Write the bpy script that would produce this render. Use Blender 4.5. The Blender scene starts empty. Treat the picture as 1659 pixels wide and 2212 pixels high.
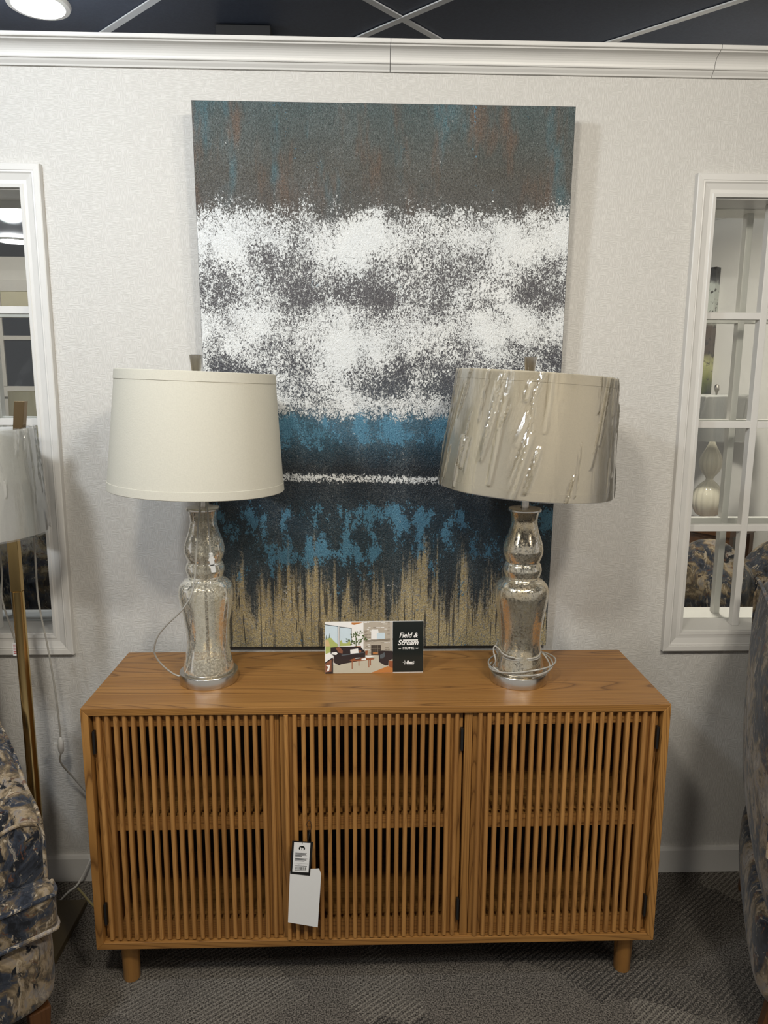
import bpy, math, random
from mathutils import Vector, Matrix, noise as mnoise
random.seed(7)
scene = bpy.context.scene
C = scene.collection

# ------------------------------------------------------------------ camera
FPX = 1579.8
cam = bpy.data.cameras.new('camera')
cam.sensor_width = 36.0
cam.sensor_fit = 'AUTO'
cam.lens = FPX / 2212 * 36.0
cam.clip_start = 0.02
camo_ = bpy.data.objects.new('camera', cam)
C.objects.link(camo_)
FW = Vector((0.03059173, 0.98456433, -0.17232881))
RT = Vector((0.99953195, -0.03010345, 0.00544677))
UP = RT.cross(FW)
M = Matrix((RT, UP, -FW)).transposed().to_4x4()
M.translation = Vector((-0.0244, -2.2492, 1.6511))
camo_.matrix_world = M
scene.camera = camo_

# ------------------------------------------------------------------ world, lights, exposure
world = bpy.data.worlds.new('world')
scene.world = world
world.use_nodes = True
bg = world.node_tree.nodes['Background']
bg.inputs['Color'].default_value = (1.0, 0.96, 0.90, 1)
bg.inputs['Strength'].default_value = 0.36
scene.view_settings.view_transform = 'Standard'
scene.view_settings.look = 'None'
scene.view_settings.gamma = 1.0
scene.view_settings.use_curve_mapping = False
scene.view_settings.exposure = 0.12

COOL = (0.88, 0.94, 1.0)
WARM = (1.0, 0.925, 0.80)
ZC = 2.84                      # ceiling height


def downlight_lamp(x, y, col, power, aim=None, size=0.24, spread=150):
    l = bpy.data.lights.new('downlight_lamp', 'AREA')
    l.shape = 'DISK'
    l.size = size
    l.energy = power
    l.color = col
    l.spread = math.radians(spread)
    o = bpy.data.objects.new('downlight_lamp', l)
    C.objects.link(o)
    o.location = (x, y, ZC - (0.045 if aim is not None else 0.018))
    if aim is not None:
        o.rotation_euler = (Vector(aim) - o.location).to_track_quat('-Z', 'Y').to_euler()
    return o


LIGHTS = [  # x, y, colour, power, aim
    (-1.20, -1.45, COOL, 17, (-0.85, 0.0, 1.9)),
    (1.15, -1.80, WARM, 7.5, (0.7, -0.1, 1.0)),
    (-0.45, -2.15, WARM, 15, (-0.3, -0.2, 0.8)),
    (0.70, -2.25, WARM, 15, (0.4, -0.2, 0.8)),
    (-2.3, -2.6, COOL, 8, (-0.5, -0.2, 1.2)),
    (2.2, -2.8, WARM, 5.5, (0.5, -0.2, 1.2)),
    (-1.05, 0.345, COOL, 8, None),
    (1.30, 0.72, WARM, 26, None),
    (-2.98, 4.36, COOL, 20, None),
    (-2.60, 1.60, WARM, 20, (-2.7, 3.5, 1.6)),  # fill lamp added out of view to brighten the far room
]
for (lx, ly, lc, lp, la) in LIGHTS:
    downlight_lamp(lx, ly, lc, lp, la)

# ------------------------------------------------------------------ helpers: objects
def tag(o, label=None, cat=None, group=None, kind=None):
    if label: o['label'] = label
    if cat: o['category'] = cat
    if group: o['group'] = group
    if kind: o['kind'] = kind
    return o


def empty(name, loc=(0, 0, 0), rz=0.0, parent=None):
    o = bpy.data.objects.new(name, None)
    o.empty_display_size = 0.05
    C.objects.link(o)
    o.location = loc
    o.rotation_euler = (0, 0, rz)
    if parent: o.parent = parent
    return o


class MB:
    """mesh builder"""
    def __init__(self):
        self.v = []; self.f = []; self.m = []; self.s = []
    def add(self, vs, fs, mat=0, smooth=False):
        b = len(self.v)
        self.v += [tuple(p) for p in vs]
        self.f += [tuple(i + b for i in f) for f in fs]
        self.m += [mat] * len(fs)
        self.s += [smooth] * len(fs)
        return self
    def box(self, x0, x1, y0, y1, z0, z1, mat=0):
        vs = [(x, y, z) for z in (z0, z1) for y in (y0, y1) for x in (x0, x1)]
        fs = [(0, 2, 3, 1), (4, 5, 7, 6), (0, 1, 5, 4), (2, 6, 7, 3), (0, 4, 6, 2), (1, 3, 7, 5)]
        return self.add(vs, fs, mat)
    def prism(self, pts, axis, a, b, mat=0, smooth=False):
        """pts 2D polygon extruded along axis (0,1,2) from a to b"""
        n = len(pts)
        def mk(p, t):
            q = [0, 0, 0]; o = [i for i in range(3) if i != axis]
            q[o[0]], q[o[1]] = p; q[axis] = t
            return q
        vs = [mk(p, a) for p in pts] + [mk(p, b) for p in pts]
        fs = [tuple(range(n)), tuple(reversed(range(n, 2 * n)))]
        self.add(vs, fs, mat)
        self.add(vs, [(i, i + n, (i + 1) % n + n, (i + 1) % n) for i in range(n)], mat, smooth)
        return self
    def lathe(self, prof, seg=48, c=(0, 0, 0), mat=0, smooth=True, cap0=False, cap1=False, flute=None):
        vs = []
        for (r, z) in prof:
            for k in range(seg):
                a = 2 * math.pi * k / seg
                rr = r * (1 + (flute(a, z) if flute else 0))
                vs.append((c[0] + rr * math.cos(a), c[1] + rr * math.sin(a), c[2] + z))
        fs = []
        for j in range(len(prof) - 1):
            for k in range(seg):
                k2 = (k + 1) % seg
                fs.append((j * seg + k, j * seg + k2, (j + 1) * seg + k2, (j + 1) * seg + k))
        self.add(vs, fs, mat, smooth)
        n = len(prof)
        if cap0: self.add(vs[:seg], [tuple(reversed(range(seg)))], mat)
        if cap1: self.add(vs[(n - 1) * seg:], [tuple(range(seg))], mat)
        return self
    def tube(self, path, r, seg=8, mat=0, closed=False):
        P = [Vector(p) for p in path]
        n = len(P)
        vs = []
        up = Vector((0.13, 0.31, 0.94)).normalized()
        for i in range(n):
            if closed: t = P[(i + 1) % n] - P[i - 1]
            else: t = P[min(i + 1, n - 1)] - P[max(i - 1, 0)]
            t.normalize()
            a = t.cross(up)
            if a.length < 1e-3: a = t.cross(Vector((1, 0, 0)))
            a.normalize(); b = t.cross(a)
            rr = r[i] if isinstance(r, (list, tuple)) else r
            for k in range(seg):
                q = 2 * math.pi * k / seg
                vs.append(P[i] + a * math.cos(q) * rr + b * math.sin(q) * rr)
        fs = []
        for i in range(n if closed else n - 1):
            j = (i + 1) % n
            for k in range(seg):
                k2 = (k + 1) % seg
                fs.append((i * seg + k, i * seg + k2, j * seg + k2, j * seg + k))
        self.add(vs, fs, mat, True)
        if not closed:
            self.add(vs[:seg], [tuple(range(seg))], mat)
            self.add(vs[-seg:], [tuple(reversed(range(seg)))], mat)
        return self
    def build(self, name, mats, parent=None, loc=(0, 0, 0), rot=(0, 0, 0), bevel=0, bseg=2, recalc=True):
        me = bpy.data.meshes.new(name)
        me.from_pydata(self.v, [], self.f)
        if not isinstance(mats, (list, tuple)): mats = [mats]
        for m in mats: me.materials.append(m)
        me.polygons.foreach_set('material_index', self.m)
        me.polygons.foreach_set('use_smooth', self.s)
        if recalc:
            import bmesh
            bm = bmesh.new(); bm.from_mesh(me)
            bmesh.ops.remove_doubles(bm, verts=bm.verts, dist=1e-6)
            bmesh.ops.recalc_face_normals(bm, faces=bm.faces)
            bm.to_mesh(me); bm.free()
        me.update()
        if any(self.s): me.set_sharp_from_angle(angle=math.radians(38))
        o = bpy.data.objects.new(name, me)
        C.objects.link(o)
        o.location = loc; o.rotation_euler = rot
        if parent: o.parent = parent
        if bevel:
            b = o.modifiers.new('bevel', 'BEVEL')
            b.width = bevel; b.segments = bseg; b.limit_method = 'ANGLE'; b.angle_limit = math.radians(40)
        return o


def copy_obj(o, parent=None, loc=None, rot=None):
    c = o.copy(); C.objects.link(c)
    if parent: c.parent = parent
    if loc is not None: c.location = loc
    if rot is not None: c.rotation_euler = rot
    return c


def crom(pts, n=8):
    """Catmull-Rom through points of any dimension"""
    P = [Vector(p) for p in pts]; out = []
    for i in range(len(P) - 1):
        p0 = P[max(i - 1, 0)]; p1 = P[i]; p2 = P[i + 1]; p3 = P[min(i + 2, len(P) - 1)]
        for k in range(n):
            t = k / n
            out.append(0.5 * ((2 * p1) + (p2 - p0) * t + (2 * p0 - 5 * p1 + 4 * p2 - p3) * t * t + (3 * p1 - p0 - 3 * p2 + p3) * t ** 3))
    out.append(P[-1])
    return [tuple(p) for p in out]


# ------------------------------------------------------------------ helpers: materials
class NT:
    def __init__(self, name):
        self.mat = bpy.data.materials.new(name)
        self.mat.use_nodes = True
        self.t = self.mat.node_tree
        self.t.nodes.clear()
        self.out = self.t.nodes.new('ShaderNodeOutputMaterial')
    def n(self, typ, ins=None, **props):
        nd = self.t.nodes.new(typ)
        for k, v in props.items(): setattr(nd, k, v)
        for k, v in (ins or {}).items():
            s = nd.inputs[k]
            if isinstance(v, bpy.types.NodeSocket): self.t.links.new(v, s)
            elif isinstance(v, (tuple, list)) and len(v) == 3 and s.type == 'RGBA': s.default_value = (*v, 1)
            else: s.default_value = v
        return nd
    def math(self, op, a, b=None, c=None, clamp=False):
        nd = self.t.nodes.new('ShaderNodeMath'); nd.operation = op; nd.use_clamp = clamp
        for i, v in enumerate((a, b, c)):
            if v is None: continue
            if isinstance(v, bpy.types.NodeSocket): self.t.links.new(v, nd.inputs[i])
            else: nd.inputs[i].default_value = v
        return nd.outputs[0]
    def coord(self, kind='Object'):
        return self.n('ShaderNodeTexCoord').outputs[kind]
    def mapping(self, vec, scale=(1, 1, 1), loc=(0, 0, 0), rot=(0, 0, 0)):
        return self.n('ShaderNodeMapping', {'Vector': vec, 'Scale': scale, 'Location': loc, 'Rotation': rot}).outputs[0]
    def noise(self, vec, scale=5, detail=3, rough=0.5, dist=0.0):
        return self.n('ShaderNodeTexNoise', {'Vector': vec, 'Scale': scale, 'Detail': detail, 'Roughness': rough, 'Distortion': dist}).outputs['Fac']
    def ramp(self, fac, stops, interp='LINEAR'):
        nd = self.t.nodes.new('ShaderNodeValToRGB')
        self.t.links.new(fac, nd.inputs[0])
        cr = nd.color_ramp; cr.interpolation = interp
        while len(cr.elements) < len(stops): cr.elements.new(0.5)
        for e, (p, c) in zip(cr.elements, stops):
            e.position = p
            e.color = (*c, 1) if isinstance(c, (tuple, list)) else (c, c, c, 1)
        return nd.outputs[0]
    def mix(self, fac, a, b, blend='MIX'):
        nd = self.t.nodes.new('ShaderNodeMix'); nd.data_type = 'RGBA'; nd.blend_type = blend
        for idx, v in ((0, fac), (6, a), (7, b)):
            s = nd.inputs[idx]
            if isinstance(v, bpy.types.NodeSocket): self.t.links.new(v, s)
            elif isinstance(v, (tuple, list)): s.default_value = (*v, 1)
            else: s.default_value = v
        return nd.outputs[2]
    def sstep(self, val, lo, hi, a=0.0, b=1.0):
        return self.n('ShaderNodeMapRange', {'Value': val, 'From Min': lo, 'From Max': hi, 'To Min': a, 'To Max': b}, interpolation_type='SMOOTHSTEP').outputs[0]
    def bump(self, h, strength=0.3, dist=0.01):
        return self.n('ShaderNodeBump', {'Height': h, 'Strength': strength, 'Distance': dist}).outputs[0]
    def principled(self, **ins):
        m = {k.replace('_', ' '): v for k, v in ins.items()}
        return self.n('ShaderNodeBsdfPrincipled', m)
    def done(self, shader):
        self.t.links.new(shader, self.out.inputs[0])
        return self.mat


def plain(name, col, rough=0.5, metal=0.0, emit=0.0, var=0.06, scale=30, bump=0.0, spec=0.5):
    g = NT(name)
    co = g.coord()
    nz = g.noise(co, scale, 3)
    c = g.mix(nz, tuple(x * (1 - var) for x in col), tuple(min(1, x * (1 + var)) for x in col))
    p = g.principled(Base_Color=c, Roughness=rough, Metallic=metal)
    p.inputs['Specular IOR Level'].default_value = spec
    if emit:
        p.inputs['Emission Color'].default_value = (*col, 1); p.inputs['Emission Strength'].default_value = emit
    if bump: g.t.links.new(g.bump(nz, bump, 0.003), p.inputs['Normal'])
    return g.done(p.outputs[0])


def wood(name, axis, base=(0.375, 0.195, 0.058), dark=(0.130, 0.055, 0.014), lines=0.92, rough=0.38):
    g = NT(name)
    rnd = g.n('ShaderNodeObjectInfo').outputs['Random']
    off = g.n('ShaderNodeCombineXYZ', {0: g.math('MULTIPLY', rnd, 7.3), 1: g.math('MULTIPLY', rnd, 3.1), 2: g.math('MULTIPLY', rnd, 5.7)}).outputs[0]
    co = g.n('ShaderNodeVectorMath', {0: g.coord(), 1: off}, operation='ADD').outputs[0]
    def sc(al, cr): return tuple(al if i == axis else cr for i in range(3))
    big = g.noise(g.mapping(co, sc(0.42, 6.5)), 1.0, 1.5, 0.4, 0.2)
    ring = g.math('FRACT', g.math('MULTIPLY', big, 46.0))
    line = g.ramp(ring, [(0.0, 1.0), (0.08, 0.45), (0.30, 0.10), (0.70, 0.0), (0.93, 0.25), (1.0, 1.0)])
    fine = g.noise(g.mapping(co, sc(5, 190)), 1.0, 4, 0.6)
    med = g.noise(g.mapping(co, sc(1.6, 22)), 1.0, 3, 0.5)
    c1 = g.mix(med, tuple(x * y for x, y in zip(base, (0.74, 0.66, 0.60))), tuple(x * y for x, y in zip(base, (1.24, 1.26, 1.24))))
    tint = g.mix(rnd, (0.84, 0.80, 0.76), (1.12, 1.10, 1.06))
    c1 = g.mix(1.0, c1, tint, 'MULTIPLY')
    c2 = g.mix(g.math('MULTIPLY', line, lines), c1, dark)
    c3 = g.mix(g.math('MULTIPLY', g.sstep(fine, 0.55, 0.75), 0.35), c2, dark)
    p = g.principled(Base_Color=c3, Roughness=g.ramp(fine, [(0.3, rough - 0.06), (0.7, rough + 0.08)]))
    g.t.links.new(g.bump(fine, 0.08, 0.002), p.inputs['Normal'])
    return g.done(p.outputs[0])


def metal(name, col, rough=0.3, aniso_axis=2):
    g = NT(name)
    s = [70, 70, 70]; s[aniso_axis] = 2
    nz = g.noise(g.mapping(g.coord(), tuple(s)), 1.0, 2)
    p = g.principled(Base_Color=col, Metallic=1.0, Roughness=g.ramp(nz, [(0.3, rough * 0.92), (0.7, rough * 1.1)]))
    return g.done(p.outputs[0])


def wallpaper():
    g = NT('woven_wallpaper')
    co = g.coord()
    h = g.noise(g.mapping(co, (55, 55, 430)), 1.0, 2, 0.5)
    v = g.noise(g.mapping(co, (430, 430, 55)), 1.0, 2, 0.5)
    cell = g.n('ShaderNodeTexVoronoi', {'Vector': g.mapping(co, (62, 0.01, 62)), 'Scale': 1.0}, distance='CHEBYCHEV').outputs['Color']
    sel = g.n('ShaderNodeSeparateColor', {0: cell}).outputs[0]
    zone = g.noise(g.mapping(co, (1.4, 1.4, 1.1)), 1.0, 1)
    pick = g.math('GREATER_THAN', g.math('ADD', g.math('MULTIPLY', sel, 0.55), g.math('MULTIPLY', zone, 0.9)), 0.72)
    ht = g.n('ShaderNodeMix', {0: pick, 2: h, 3: v}).outputs[0]
    ht = g.sstep(ht, 0.36, 0.62)
    col = g.mix(ht, (0.545, 0.532, 0.505), (0.622, 0.610, 0.582))
    p = g.principled(Base_Color=col, Roughness=0.62)
    g.t.links.new(g.bump(ht, 0.42, 0.0016), p.inputs['Normal'])
    return g.done(p.outputs[0])


def carpet():
    g = NT('patterned_carpet')
    co = g.coord()
    r = g.mapping(co, rot=(0, 0, math.radians(52)))
    sep = g.n('ShaderNodeSeparateXYZ', {0: r})
    u, v = sep.outputs[0], sep.outputs[1]
    wob = g.math('MULTIPLY', g.noise(co, 35, 2), 0.006)
    su = g.math('SINE', g.math('MULTIPLY', g.math('ADD', u, wob), 2 * math.pi / 0.0135))
    sv = g.math('SINE', g.math('ADD', g.math('MULTIPLY', v, 2 * math.pi / 0.009), g.math('MULTIPLY', u, 200)))
    dash = g.sstep(g.math('ADD', su, g.math('MULTIPLY', sv, 0.45)), 0.0, 0.9)
    m1 = g.n('ShaderNodeTexVoronoi', {'Vector': g.mapping(r, (2.6, 4.6, 1)), 'Scale': 1.0, 'Randomness': 0.8}, distance='CHEBYCHEV').outputs['Color']
    m1 = g.n('ShaderNodeSeparateColor', {0: m1})
    soft = g.noise(co, 3.2, 2)
    mask = g.math('MULTIPLY', g.sstep(g.math('ADD', m1.outputs[0], g.math('MULTIPLY', soft, 0.9)), 0.62, 0.92), g.sstep(soft, 0.32, 0.50))
    light = g.sstep(m1.outputs[1], 0.3, 0.7)
    speck = g.noise(co, 240, 2, 0.6)
    tuft = g.noise(co, 150, 2, 0.6)
    base = g.mix(g.sstep(speck, 0.36, 0.64), (0.034, 0.031, 0.028), (0.215, 0.195, 0.172))
    base = g.mix(g.math('MULTIPLY', g.sstep(tuft, 0.5, 0.7), 0.4), base, (0.06, 0.055, 0.052))
    dcol = g.mix(light, (0.028, 0.027, 0.027), (0.27, 0.25, 0.215))
    c = g.mix(g.math('MULTIPLY', g.math('MULTIPLY', mask, dash), 0.75), base, dcol)
    p = g.principled(Base_Color=c, Roughness=0.95)
    p.inputs['Specular IOR Level'].default_value = 0.1
    hh = g.math('ADD', g.math('MULTIPLY', speck, 0.6), g.math('MULTIPLY', g.math('MULTIPLY', mask, dash), 0.8))
    g.t.links.new(g.bump(hh, 0.6, 0.004), p.inputs['Normal'])
    return g.done(p.outputs[0])


def camo(name, seed=0.0, bright=1.0):
    g = NT(name)
    co = g.mapping(g.coord(), loc=(seed, seed * 0.7, seed * 1.3))
    warp = g.n('ShaderNodeTexNoise', {'Vector': co, 'Scale': 7.0, 'Detail': 4.0}).outputs['Color']
    cw = g.n('ShaderNodeVectorMath', {0: co, 1: g.n('ShaderNodeVectorMath', {0: warp, 3: 0.09}, operation='SCALE').outputs[0]}, operation='ADD').outputs[0]
    a = g.noise(cw, 8.0, 5, 0.66, 0.5)
    b = g.noise(g.mapping(cw, (1, 1, 0.6), loc=(3, 1, 2)), 13, 5, 0.65, 1.2)
    k = bright
    c = g.ramp(a, [(0.36, (0.010 * k, 0.012 * k, 0.018 * k)), (0.455, (0.045 * k, 0.055 * k, 0.078 * k)), (0.50, (0.14 * k, 0.105 * k, 0.065 * k)),
                   (0.55, (0.36 * k, 0.28 * k, 0.18 * k)), (0.60, (0.26 * k, 0.235 * k, 0.22 * k)), (0.68, (0.48 * k, 0.42 * k, 0.34 * k))])
    c = g.mix(g.sstep(b, 0.58, 0.62), c, (0.010, 0.012, 0.017))
    twig = g.noise(g.mapping(cw, (9, 9, 2.2), rot=(0.3, 0.5, 0.2)), 5, 3, 0.6, 1.5)
    c = g.mix(g.math('MULTIPLY', g.sstep(twig, 0.60, 0.66), 0.8), c, (0.52 * k, 0.44 * k, 0.33 * k))
    twig2 = g.noise(g.mapping(cw, (3, 9, 3), rot=(0.9, 0.2, 0.7)), 7, 3, 0.6, 1.5)
    c = g.mix(g.math('MULTIPLY', g.sstep(twig2, 0.62, 0.66), 0.8), c, (0.13 * k, 0.055 * k, 0.03 * k))
    reed = g.noise(g.mapping(cw, (70, 70, 14), rot=(0.35, 0.2, 0.1)), 1.0, 3, 0.65, 0.6)
    c = g.mix(g.math('MULTIPLY', g.sstep(reed, 0.52, 0.68), 0.55), c, g.mix(1.0, c, (0.22, 0.20, 0.18), 'MULTIPLY'))
    c = g.mix(g.math('MULTIPLY', g.sstep(reed, 0.42, 0.30), 0.4), c, (0.46 * k, 0.41 * k, 0.34 * k))
    weave = g.noise(g.coord(), 900, 1)
    c = g.mix(0.25, c, g.mix(weave, (0.0, 0.0, 0.0), c))
    p = g.principled(Base_Color=c, Roughness=0.85)
    p.inputs['Specular IOR Level'].default_value = 0.2
    p.inputs['Sheen Weight'].default_value = 0.15
    soft = g.noise(g.coord(), 16, 2)
    g.t.links.new(g.bump(g.math('ADD', g.math('MULTIPLY', weave, 0.1), soft), 0.35, 0.012), p.inputs['Normal'])
    return g.done(p.outputs[0])


def painting_paint():
    g = NT('abstract_paint')
    co = g.coord()
    sep = g.n('ShaderNodeSeparateXYZ', {0: co})
    X, Z = sep.outputs[0], sep.outputs[2]
    v0 = g.math('SUBTRACT', 1.0, g.math('DIVIDE', Z, 1.585))
    edge = g.noise(g.mapping(co, (7, 1, 3)), 1.0, 4, 0.6)
    fedge = g.noise(g.mapping(co, (60, 1, 14)), 1.0, 3, 0.6)
    v = g.math('ADD', v0, g.math('ADD', g.math('MULTIPLY', g.math('SUBTRACT', edge, 0.5), 0.045), g.math('MULTIPLY', g.math('SUBTRACT', fedge, 0.5), 0.03)))
    base = g.ramp(v, [(0.0, (0.058, 0.082, 0.085)), (0.05, (0.062, 0.075, 0.073)), (0.11, (0.068, 0.066, 0.058)), (0.17, (0.072, 0.069, 0.065)),
                      (0.22, (0.085, 0.083, 0.090)), (0.36, (0.080, 0.078, 0.088)), (0.45, (0.060, 0.062, 0.075)), (0.52, (0.050, 0.062, 0.080)),
                      (0.545, (0.045, 0.115, 0.175)), (0.575, (0.035, 0.105, 0.165)), (0.605, (0.012, 0.040, 0.065)), (0.64, (0.006, 0.012, 0.020)),
                      (0.68, (0.007, 0.016, 0.027)), (0.74, (0.010, 0.030, 0.048)), (0.80, (0.018, 0.038, 0.052)), (1.0, (0.040, 0.046, 0.050))])
    # weathered teal and rust clouds over the grey top
    strk = g.noise(g.mapping(co, (9, 1, 2.4), loc=(4, 0, 1)), 1.0, 4, 0.6)
    topm = g.sstep(v, 0.22, 0.10)
    base = g.mix(g.math('MULTIPLY', g.math('MULTIPLY', g.sstep(strk, 0.49, 0.64), topm), 0.8), base, (0.050, 0.125, 0.155))
    strk2 = g.noise(g.mapping(co, (12, 1, 2.8), loc=(9, 0, 5)), 1.0, 4, 0.6)
    base = g.mix(g.math('MULTIPLY', g.math('MULTIPLY', g.sstep(strk2, 0.50, 0.66), topm), 0.7), base, (0.125, 0.072, 0.045))
    # textures
    flake = g.noise(g.mapping(co, (170, 1, 125)), 1.0, 3, 0.6, 1.1)
    cloud = g.noise(g.mapping(co, (6.5, 1, 5.5), loc=(2.3, 0, 7.7)), 1.0, 5, 0.65)
    crust = g.noise(g.mapping(co, (330, 1, 250)), 1.0, 2, 0.6, 0.6)
    worm = g.noise(g.mapping(co, (120, 1, 85), loc=(6, 0, 2)), 1.0, 2, 0.5, 1.8)
    crk = g.noise(g.mapping(co, (95, 1, 70), loc=(1, 0, 12)), 1.0, 3, 0.55, 1.6)
    crk = g.sstep(g.math('ABSOLUTE', g.math('SUBTRACT', crk, 0.5)), 0.030, 0.0)
    worm = g.sstep(g.math('ABSOLUTE', g.math('SUBTRACT', worm, 0.5)), 0.045, 0.0)
    base = g.mix(1.0, base, g.mix(g.sstep(crust, 0.35, 0.68), (0.62, 0.62, 0.62), (1.55, 1.55, 1.52)), 'MULTIPLY')
    base = g.mix(g.math('MULTIPLY', worm, g.math('MULTIPLY', g.sstep(cloud, 0.38, 0.62), 0.40)), base, (0.26, 0.29, 0.29))
    # gold drips at the foot
    drip = g.noise(g.mapping(co, (42, 1, 2.0), loc=(1, 0, 3)), 1.0, 4, 0.65, 0.25)
    drip2 = g.noise(g.mapping(co, (13, 1, 1.4)), 1.0, 2, 0.5)
    gv = g.math('ADD', v0, g.math('ADD', g.math('MULTIPLY', g.math('SUBTRACT', drip, 0.5), 0.42), g.math('ADD', g.math('MULTIPLY', g.math('SUBTRACT', flake, 0.5), 0.22), g.math('MULTIPLY', g.math('SUBTRACT', drip2, 0.5), 0.26))))
    gm = g.sstep(gv, 0.845, 0.925)
    gold = g.mix(g.sstep(crust, 0.3, 0.7), (0.32, 0.250, 0.115), (0.66, 0.55, 0.32))
    gold = g.mix(g.sstep(flake, 0.5, 0.62), gold, (0.30, 0.29, 0.26))
    col = g.mix(g.math('MULTIPLY', gm, 0.92), base, gold)
    dl = g.noise(g.mapping(co, (85, 1, 3.0), loc=(8, 0, 2)), 1.0, 3, 0.6, 0.8)
    dm = g.math('MULTIPLY', g.sstep(dl, 0.555, 0.60), g.sstep(v0, 0.80, 0.90))
    col = g.mix(g.math('MULTIPLY', dm, 0.85), col, (0.030, 0.032, 0.034))
    # blue scraped patches
    bd = g.ramp(v, [(0.50, 0.0), (0.55, 0.52), (0.585, 0.36), (0.625, 0.0), (0.68, 0.0), (0.72, 0.38), (0.80, 0.40), (0.85, 0.22), (0.90, 0.0)])
    patch = g.noise(g.mapping(co, (13, 1, 7.5), loc=(5.1, 0, 0.4)), 1.0, 5, 0.65)
    bv = g.math('ADD', g.math('ADD', g.math('MULTIPLY', g.math('SUBTRACT', flake, 0.5), 1.1), g.math('MULTIPLY', g.math('SUBTRACT', patch, 0.5), 2.8)), bd)
    bm = g.sstep(bv, 0.46, 0.56)
    col = g.mix(g.math('MULTIPLY', bm, 0.85), col, g.mix(g.sstep(crust, 0.3, 0.7), (0.045, 0.155, 0.260), (0.115, 0.310, 0.450)))
    # white broken foam
    wd = g.ramp(v, [(0.13, 0.0), (0.165, 0.30), (0.195, 0.64), (0.225, 0.80), (0.26, 0.53), (0.33, 0.46), (0.355, 0.66), (0.385, 0.78), (0.41, 0.62),
                    (0.45, 0.46), (0.49, 0.44), (0.518, 0.66), (0.535, 0.52), (0.56, 0.0), (1.0, 0.0)])
    wv = g.math('ADD', g.math('ADD', g.math('MULTIPLY', g.math('SUBTRACT', flake, 0.5), 1.75), g.math('MULTIPLY', g.math('SUBTRACT', cloud, 0.5), 1.55)), g.math('ADD', wd, g.math('MULTIPLY', worm, g.math('MULTIPLY', wd, 0.45))))
    wm = g.sstep(g.math('SUBTRACT', wv, g.math('MULTIPLY', crk, g.sstep(cloud, 0.66, 0.42, 0.05, 0.55))), 0.44, 0.56)
    thin = g.math('ADD', v0, g.math('MULTIPLY', X, -0.012))
    thin = g.math('ADD', thin, g.math('MULTIPLY', g.math('SUBTRACT', fedge, 0.5), 0.012))
    td = g.ramp(thin, [(0.645, 0.0), (0.656, 0.62), (0.664, 0.50), (0.672, 0.0)])
    tm = g.sstep(g.math('ADD', g.math('MULTIPLY', g.math('SUBTRACT', flake, 0.5), 1.7), td), 0.42, 0.56)
    wm = g.math('MAXIMUM', wm, tm)
    white = g.mix(g.noise(g.mapping(co, (6, 1, 6), loc=(1, 0, 9)), 1.0, 3), (0.66, 0.70, 0.73), (0.83, 0.84, 0.83))
    col = g.mix(wm, col, white)
    p = g.principled(Base_Color=col, Roughness=0.42)
    hgt = g.math('ADD', g.math('MULTIPLY', flake, 0.7), g.math('ADD', g.math('MULTIPLY', crust, 0.45), g.math('MULTIPLY', wm, 0.25)))
    g.t.links.new(g.bump(hgt, 0.75, 0.007), p.inputs['Normal'])
    return g.done(p.outputs[0])


def linen(name, col, trans=0.25):
    g = NT(name)
    co = g.coord()
    n1 = g.noise(g.mapping(co, (160, 160, 700)), 1.0, 2)
    n2 = g.noise(g.mapping(co, (700, 700, 160)), 1.0, 2)
    nz = g.math('MULTIPLY', g.math('ADD', n1, n2), 0.5)
    c = g.mix(nz, tuple(x * 0.88 for x in col), tuple(min(1, x * 1.1) for x in col))
    d = g.principled(Base_Color=c, Roughness=0.85)
    d.inputs['Specular IOR Level'].default_value = 0.2
    g.t.links.new(g.bump(nz, 0.25, 0.002), d.inputs['Normal'])
    t = g.n('ShaderNodeBsdfTranslucent', {'Color': c})
    return g.done(g.n('ShaderNodeMixShader', {0: trans, 1: d.outputs[0], 2: t.outputs[0]}).outputs[0])


def plastic_film(name, gloss=0.19):
    g = NT(name)
    co = g.coord()
    nz = g.noise(g.mapping(co, (45, 45, 9)), 1.0, 3, 0.5, 0.6)
    bp = g.bump(nz, 0.25, 0.006)
    gl = g.n('ShaderNodeBsdfGlossy', {'Color': (1, 1, 1), 'Roughness': 0.13, 'Normal': bp})
    tr = g.n('ShaderNodeBsdfTransparent', {'Color': (0.95, 0.955, 0.95)})
    fr = g.n('ShaderNodeFresnel', {'IOR': 1.45, 'Normal': bp}).outputs[0]
    fac = g.math('ADD', g.math('MULTIPLY', fr, 0.9), gloss, clamp=True)
    return g.done(g.n('ShaderNodeMixShader', {0: fac, 1: tr.outputs[0], 2: gl.outputs[0]}).outputs[0])


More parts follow.
